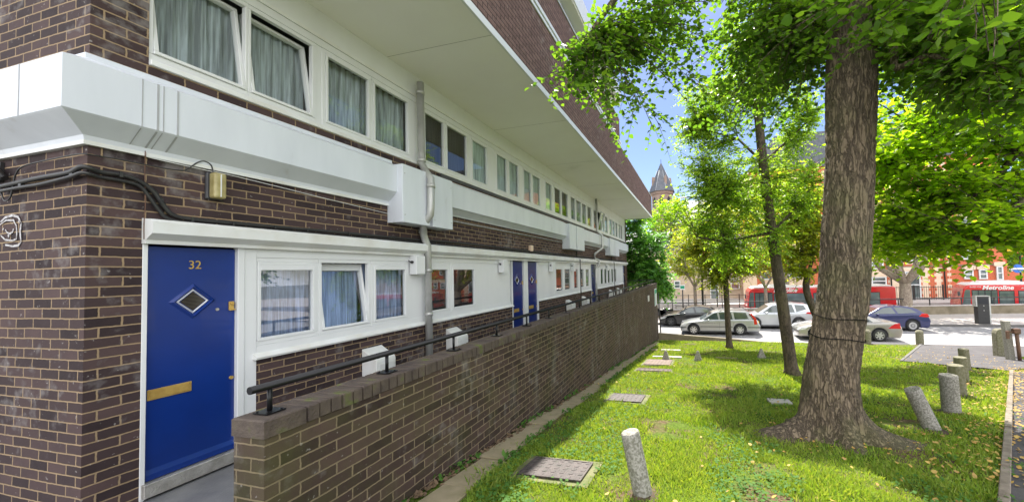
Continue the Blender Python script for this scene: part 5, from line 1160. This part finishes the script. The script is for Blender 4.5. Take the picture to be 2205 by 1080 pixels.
def rwin(u0,u1,z0,z1,lintel=True):
    a,b=xc(u0),xc(u1); fr=MB(); ring(fr,0,0,0,0,.01,0,0) if False else None
    for (p,q_,r_,s_) in ((a-.12,b+.12,z0-.12,z0),(a-.12,b+.12,z1,z1+.12),(a-.12,a,z0,z1),(b,b+.12,z0,z1),(a,b,(z0+z1)/2-.05,(z0+z1)/2+.05)): fr.box(p,q_,BY-.16,BY-.035,r_,s_)
    fo=fr.build('window',M['white'],rb); g=MB(); g.box(a,b,BY-.08,BY-.04,z0,z1); g.build('pane',M['busglass'],fo)
    if lintel: l=MB(); l.box(a-.3,b+.3,BY-.19,BY-.035,z1+.125,z1+.55); l.build('lintel',M['cream'],fo)
for (u0,u1,v0,v1) in ((1878,1905,598,612),(1878,1900,565,577),(1950,1978,586,640),(1945,1972,535,560),(2078,2092,583,598),(2110,2122,582,598),(2148,2156,575,600),(2075,2095,540,556),(1640,1660,575,600),(1700,1722,570,596),(1600,1618,560,590),(1660,1685,480,520),(1880,1905,480,510),(1950,1980,440,480),(2075,2095,470,500),(2120,2140,470,500),(1740,1760,500,530),(1600,1620,500,530)):
    rwin(u0,u1,onY(u0,v1,BY).z,onY(u0,v0,BY).z)
q=MB()
for u in (2032,1917,1810): x=xc(u); q.tube([(x,BY-.2,-2.1),(x,BY-.2,12.5)],.07,6)
q.build('rainwater_pipe',M['black'],rb)
q=MB()
for z in np.arange(-2,12,.62):
    for a,b in cu_: q.box(xc(a)-.001,xc(a)+.16,BY-.045,BY-.0305,z,z+.3); q.box(xc(b)-.16,xc(b),BY-.045,BY-.0305,z,z+.3)
tag(q.build('quoins',M['redbrick'],rb),kind='stuff')
# buff stone building at left
sb=thing('stone_building','low buff stone building with a white window behind the left street tree','building',(0,48,-2.1))
MB().box(-10,6.0,48,56,-2.3,4.2).build('wall',M['stonep'],sb)
q=MB(); q.prism([(47.6,4.2),(56.4,4.2),(52,7.2)],-10.3,6.2,'x'); q.build('roof',M['slate'],sb)
BY_=BY; BY=48.0
for (u0,u1,v0,v1) in ((1453,1463,606,619),(1530,1545,600,650),(1575,1590,600,620),(1415,1424,605,620)):
    a,b=onY(u0,600,48).x,onY(u1,600,48).x; z0_,z1_=onY(u0,v1,48).z,onY(u0,v0,48).z; fr=MB()
    for (p,q_,r_,s_) in ((a-.1,b+.1,z0_-.1,z0_),(a-.1,b+.1,z1_,z1_+.1),(a-.1,a,z0_,z1_),(b,b+.1,z0_,z1_),(a,b,(z0_+z1_)/2-.04,(z0_+z1_)/2+.04)): fr.box(p,q_,47.85,47.995,r_,s_)
    fo=fr.build('window',M['white'],sb); g=MB(); g.box(a,b,47.93,47.99,z0_,z1_); g.build('pane',M['busglass'],fo)
BY=BY_
# church -----------------------------------------------------------
ch=thing('church','brown stone church with a steep slate spire rising behind the trees','church',(-6.7,80,-2.1))
TX,TY=onY(1426,430,80).x,80
def oct_(r,z,cx=TX,cy=TY,n=8,rot=math.pi/8): return [(cx+r*math.cos(rot+2*math.pi*i/n),cy+r*math.sin(rot+2*math.pi*i/n),z) for i in range(n)]
def rings(lv,m,nm,n=8):
    q=MB(); vs=[]
    for r,z in lv: vs+=oct_(r,z,n=n)
    fs=[(i*n+j,i*n+(j+1)%n,(i+1)*n+(j+1)%n,(i+1)*n+j) for i in range(len(lv)-1) for j in range(n)]+[tuple(range(n)),tuple((len(lv)-1)*n+j for j in range(n))]
    q.add(vs,fs); return q.build(nm,m,ch)
zt=onY(1424,415,80).z; za=onY(1424,352,80).z
rings([(2.55,-2.2),(2.55,zt-4.5),(2.75,zt-4.4),(2.75,zt-4.0),(2.35,zt-3.8),(2.35,zt-.7),(2.6,zt-.5),(2.6,zt)],M['stone'],'tower')
sp_=rings([(2.95,zt+.002),(2.3,zt+1.6),(.9,zt+4.8),(.28,za-.3),(.12,za)],M['slate'],'spire')
q=MB(); q.tube([(TX,TY,za),(TX,TY,za+.9)],.06,6); q.build('finial',M['black'],sp_)
q=MB(); 
for i in range(8):
    a=math.pi/8+2*math.pi*i/8; q.tube([(TX+2.97*math.cos(a),TY+2.97*math.sin(a),zt+.02),(TX+2.32*math.cos(a),TY+2.32*math.sin(a),zt+1.62),(TX+.92*math.cos(a),TY+.92*math.sin(a),zt+4.82)],.035,5)
q.build('ridge_roll',M['zinc'],sp_)
for i in range(0,8,2):
    a=2*math.pi*i/8+math.pi/8+.1; c,s=math.cos(a),math.sin(a); q=MB()
    def PP(r,w,z): return (TX+c*r-s*w,TY+s*r+c*w,z)
    q.add([PP(2.25,-.26,zt+1.3),PP(2.25,.26,zt+1.3),PP(2.25,.26,zt+2.7),PP(2.25,0,zt+3.4),PP(2.25,-.26,zt+2.7),PP(1.0,-.26,zt+1.3),PP(1.0,.26,zt+1.3),PP(1.0,.26,zt+2.7),PP(1.0,0,zt+3.4),PP(1.0,-.26,zt+2.7)],[(0,1,2,3,4),(5,6,7,8,9),(0,1,6,5),(1,2,7,6),(2,3,8,7),(3,4,9,8),(4,0,5,9)])
    lu=q.build('lucarne',M['stone'],sp_)
for i in range(8):
    a=2*math.pi*i/8; c,s=math.cos(a),math.sin(a); q=MB()
    def PP(r,w,z): return (TX+c*r-s*w,TY+s*r+c*w,z)
    r0=2.35*math.cos(math.pi/8)+.03; q.add([PP(r0,-.42,zt-3.2),PP(r0,.42,zt-3.2),PP(r0,.42,zt-1.7),PP(r0,0,zt-1.1),PP(r0,-.42,zt-1.7)],[(0,1,2,3,4)]); q.build('bell_opening',M['dark'],ch)
MB().box(TX+1.5,TX+14,78,92,-2.3,onY(1470,470,78).z-1).build('nave_wall',M['stone'],ch)
zn=onY(1470,470,78).z-1; q=MB(); q.prism([(77.6,zn),(92.4,zn),(85,zn+6)],TX+1.3,TX+14.2,'x'); q.build('roof',M['slate'],ch)
# row of distant houses filling the horizon
for i,(x0,x1,y,h,m,l) in enumerate(((34,50,70,7,'redbrick','plain red brick house far away at the right edge'),(-60,-14,60,9,'stonep','long pale terrace far beyond the trees at the left'),(52,90,75,8,'stonep','pale house beyond the right edge, far away'))):
    t=thing('distant_house',l,'house',(x0,y,-2.2)); MB().box(x0,x1,y,y+10,-3.2,h).build('wall',M[m],t); q=MB(); q.prism([(y-.3,h),(y+10.3,h),(y+5,h+4)],x0-.3,x1+.3,'x'); q.build('roof',M['slate'],t)
    for k in range(int((x1-x0)/4)):
        for z in (0,3.2): 
            fr=MB(); a=x0+1.5+4*k; fr.box(a-.1,a+1.3,y-.06,y-.001,z-.1,z+1.6); fo=fr.build('window',M['white'],t); g=MB(); g.box(a,a+1.2,y-.08,y-.061,z,z+1.5); g.build('pane',M['busglass'],fo)
# poles and signs ---------------------------------------------------
def pole(name,label,u,vb,Y,vt,r,cat='pole',grp=None,m='black'):
    a=onY(u,vb,Y); b=onY(u,vt,Y); t=thing(name,label,cat,tuple(a),grp); MB().tube([(a.x,Y,max(a.z,-3.2)),(a.x,Y,b.z)],[r,r*.8],8).build('pole',M[m],t); return t,a,b
t,a,b=pole('sign_post','dark signpost with a small green and white sign behind the black car',1471,662,32.8,622,.06,'sign post')
MB().box(a.x-.22,a.x+.22,32.72,32.735,b.z-.05,b.z+.38).build('sign',M['white'],t); MB().box(a.x-.18,a.x+.18,32.71,32.718,b.z+.05,b.z+.3).build('sign_face',M['green'],t)
t,a,b=pole('street_lamp','tall dark lamp post between the left street trees',1514,662,33.4,430,.10,'street lamp'); MB().tube([(a.x,33.4,b.z),(a.x-.5,33.3,b.z+.35),(a.x-1.1,33.2,b.z+.3)],.05,6).build('arm',M['black'],t); MB().box(a.x-1.6,a.x-1.0,33.1,33.3,b.z+.22,b.z+.34).build('lantern',M['galv'],t,.03)
t,a,b=pole('sign_post','thin dark post standing between the lamp post and the thin rowan',1545,660,33.6,608,.05,'sign post'); MB().box(a.x-.16,a.x+.16,33.5,33.515,b.z-.3,b.z+.15).build('sign',M['buswhite'],t)
t,a,b=pole('sign_post','post with a blue oval sign at the far right above the bus',2200,620,44,560,.08,'sign post')
q=MB(); q.cyl((a.x-.3,43.9,b.z-.8),(a.x-.3,43.84,b.z-.8),.42,n=24); q.build('sign',M['signblue'],t); MB().box(a.x-.85,a.x+.25,43.80,43.835,b.z-.88,b.z-.72).build('sign_bar',M['buswhite'],t)
t,a,b=pole('banner_post','post carrying a narrow yellow banner at the far right edge',2197,560,47,530,.08,'sign post'); MB().box(a.x-1.1,a.x+.6,46.9,46.95,b.z-.5,b.z-.15).build('banner',M['yellow'],t)
t,a,b=pole('litter_bin','black slatted litter bin beside the signpost at the left',1486,672,32.2,657,.05,'litter bin')
q=MB(); 
for k in range(3): q.box(a.x-.55+.38*k,a.x-.25+.38*k,32.0,32.3,-2.3,-1.62+.02*k)
q.build('bin_body',M['black'],t,.02)
t,a,b=pole('hoop_barrier','black hoop barrier on the far pavement left of the litter bin',1456,672,31.6,655,.03,'barrier'); MB().tube([(a.x,31.6,-2.3),(a.x,31.6,-1.45),(a.x+.9,31.6,-1.45),(a.x+.9,31.6,-2.3)],.03,6).build('hoop',M['black'],t)
# scooter at the left
sc=thing('motor_scooter','dark motor scooter parked by the far wall left of the black car','scooter',(-2.9,30.0,-2.31))
for dx in (0,1.2): 
    q=MB(); q.cyl((-3.4+dx,29.95,-2.05),(-3.4+dx,30.05,-2.05),.26,n=18); wo=q.build('wheel',M['tyre'],sc); q=MB(); q.cyl((-3.4+dx,29.93,-2.05),(-3.4+dx,30.07,-2.05),.14,n=14); q.build('rim',M['rim'],wo)
q=MB(); q.prism([(-3.3,-2.0),(-3.0,-2.1),(-2.6,-2.1),(-2.45,-1.75),(-1.95,-1.7),(-1.9,-1.5),(-2.75,-1.45),(-2.9,-1.95),(-3.15,-1.4),(-3.3,-1.4)],29.88,30.12,'y'); q.build('body',M['carblack'],sc,.04)
q=MB(); q.tube([(-3.4,30,-2.05),(-3.2,30,-1.2)],.03,6); q.tube([(-3.2,29.7,-1.22),(-3.2,30.3,-1.22)],.02,6); q.build('handlebar',M['galv'],sc)
# ================================================================== LIGHT, SKY, CAMERA
AZ=(-.13,.99); EL=R(52)
h=math.hypot(*AZ); sd=Vector((AZ[0]/h*math.cos(EL),AZ[1]/h*math.cos(EL),math.sin(EL)))
su=bpy.data.lights.new('sun','SUN'); su.energy=4.8; su.angle=R(.5); su.color=(1,.95,.86); so=bpy.data.objects.new('sun',su); COL.objects.link(so); so.rotation_euler=(-sd).to_track_quat('-Z','Y').to_euler(); so.location=(0,0,30)
W=bpy.data.worlds.new('World'); S.world=W; W.use_nodes=True; nt=W.node_tree; nt.nodes.clear()
sky=nt.nodes.new('ShaderNodeTexSky'); sky.sky_type='NISHITA'; sky.sun_disc=False; sky.sun_elevation=EL; sky.sun_rotation=math.atan2(AZ[0],AZ[1]); sky.air_density=1.0; sky.dust_density=.3; sky.ozone_density=2.0; sky.altitude=100
bg=nt.nodes.new('ShaderNodeBackground'); wo=nt.nodes.new('ShaderNodeOutputWorld'); bg.inputs[1].default_value=.12
hs=nt.nodes.new('ShaderNodeHueSaturation'); hs.inputs['Saturation'].default_value=1.08; hs.inputs['Value'].default_value=.52; hs.inputs['Hue'].default_value=.512; nt.links.new(sky.outputs[0],hs.inputs['Color'])
tcw=nt.nodes.new('ShaderNodeTexCoord'); sxw=nt.nodes.new('ShaderNodeSeparateXYZ'); nt.links.new(tcw.outputs['Generated'],sxw.inputs[0])
# broken white cloud, thick unseen part behind the camera and overhead to the right added for neutral fill, thin and scattered low down beyond the road
cn=noise_(nt,tcw.outputs['Generated'],2.6,7,.6,sc3=(1,1,1.9)); bias=math_(nt,'MULTIPLY_ADD',sxw.outputs[1],-.30,.06); bias=math_(nt,'MULTIPLY_ADD',sxw.outputs[0],.10,bias)
msk=ramp(nt,math_(nt,'ADD',cn,bias),[(.50,(0,0,0)),(.62,(1,1,1))])
nt.links.new(mixc(nt,msk,hs.outputs[0],(8.3,8.4,8.7)),bg.inputs[0]); nt.links.new(bg.outputs[0],wo.inputs[0])
cam=bpy.data.cameras.new('camera'); co=bpy.data.objects.new('camera',cam); COL.objects.link(co); S.camera=co
cam.sensor_fit='HORIZONTAL'; cam.sensor_width=36; cam.lens=FP/2205*36; cam.shift_x=(1102.5-CXP)/2205; cam.shift_y=(CYP-540)/2205; cam.clip_end=2000; cam.clip_start=.05
r_,u_,f_=cvec(1,0,0).normalized(),cvec(0,1,0).normalized(),cvec(0,0,1).normalized()
mw=Matrix((( r_.x,u_.x,-f_.x,0),(r_.y,u_.y,-f_.y,0),(r_.z,u_.z,-f_.z,CZ),(0,0,0,1))); co.matrix_world=mw
S.view_settings.view_transform='Standard'; S.view_settings.look='None'; S.view_settings.exposure=1.46; S.view_settings.gamma=1
S.render.engine='CYCLES'; S.cycles.use_denoising=True; S.cycles.max_bounces=8; S.cycles.transparent_max_bounces=16; S.cycles.sample_clamp_indirect=6
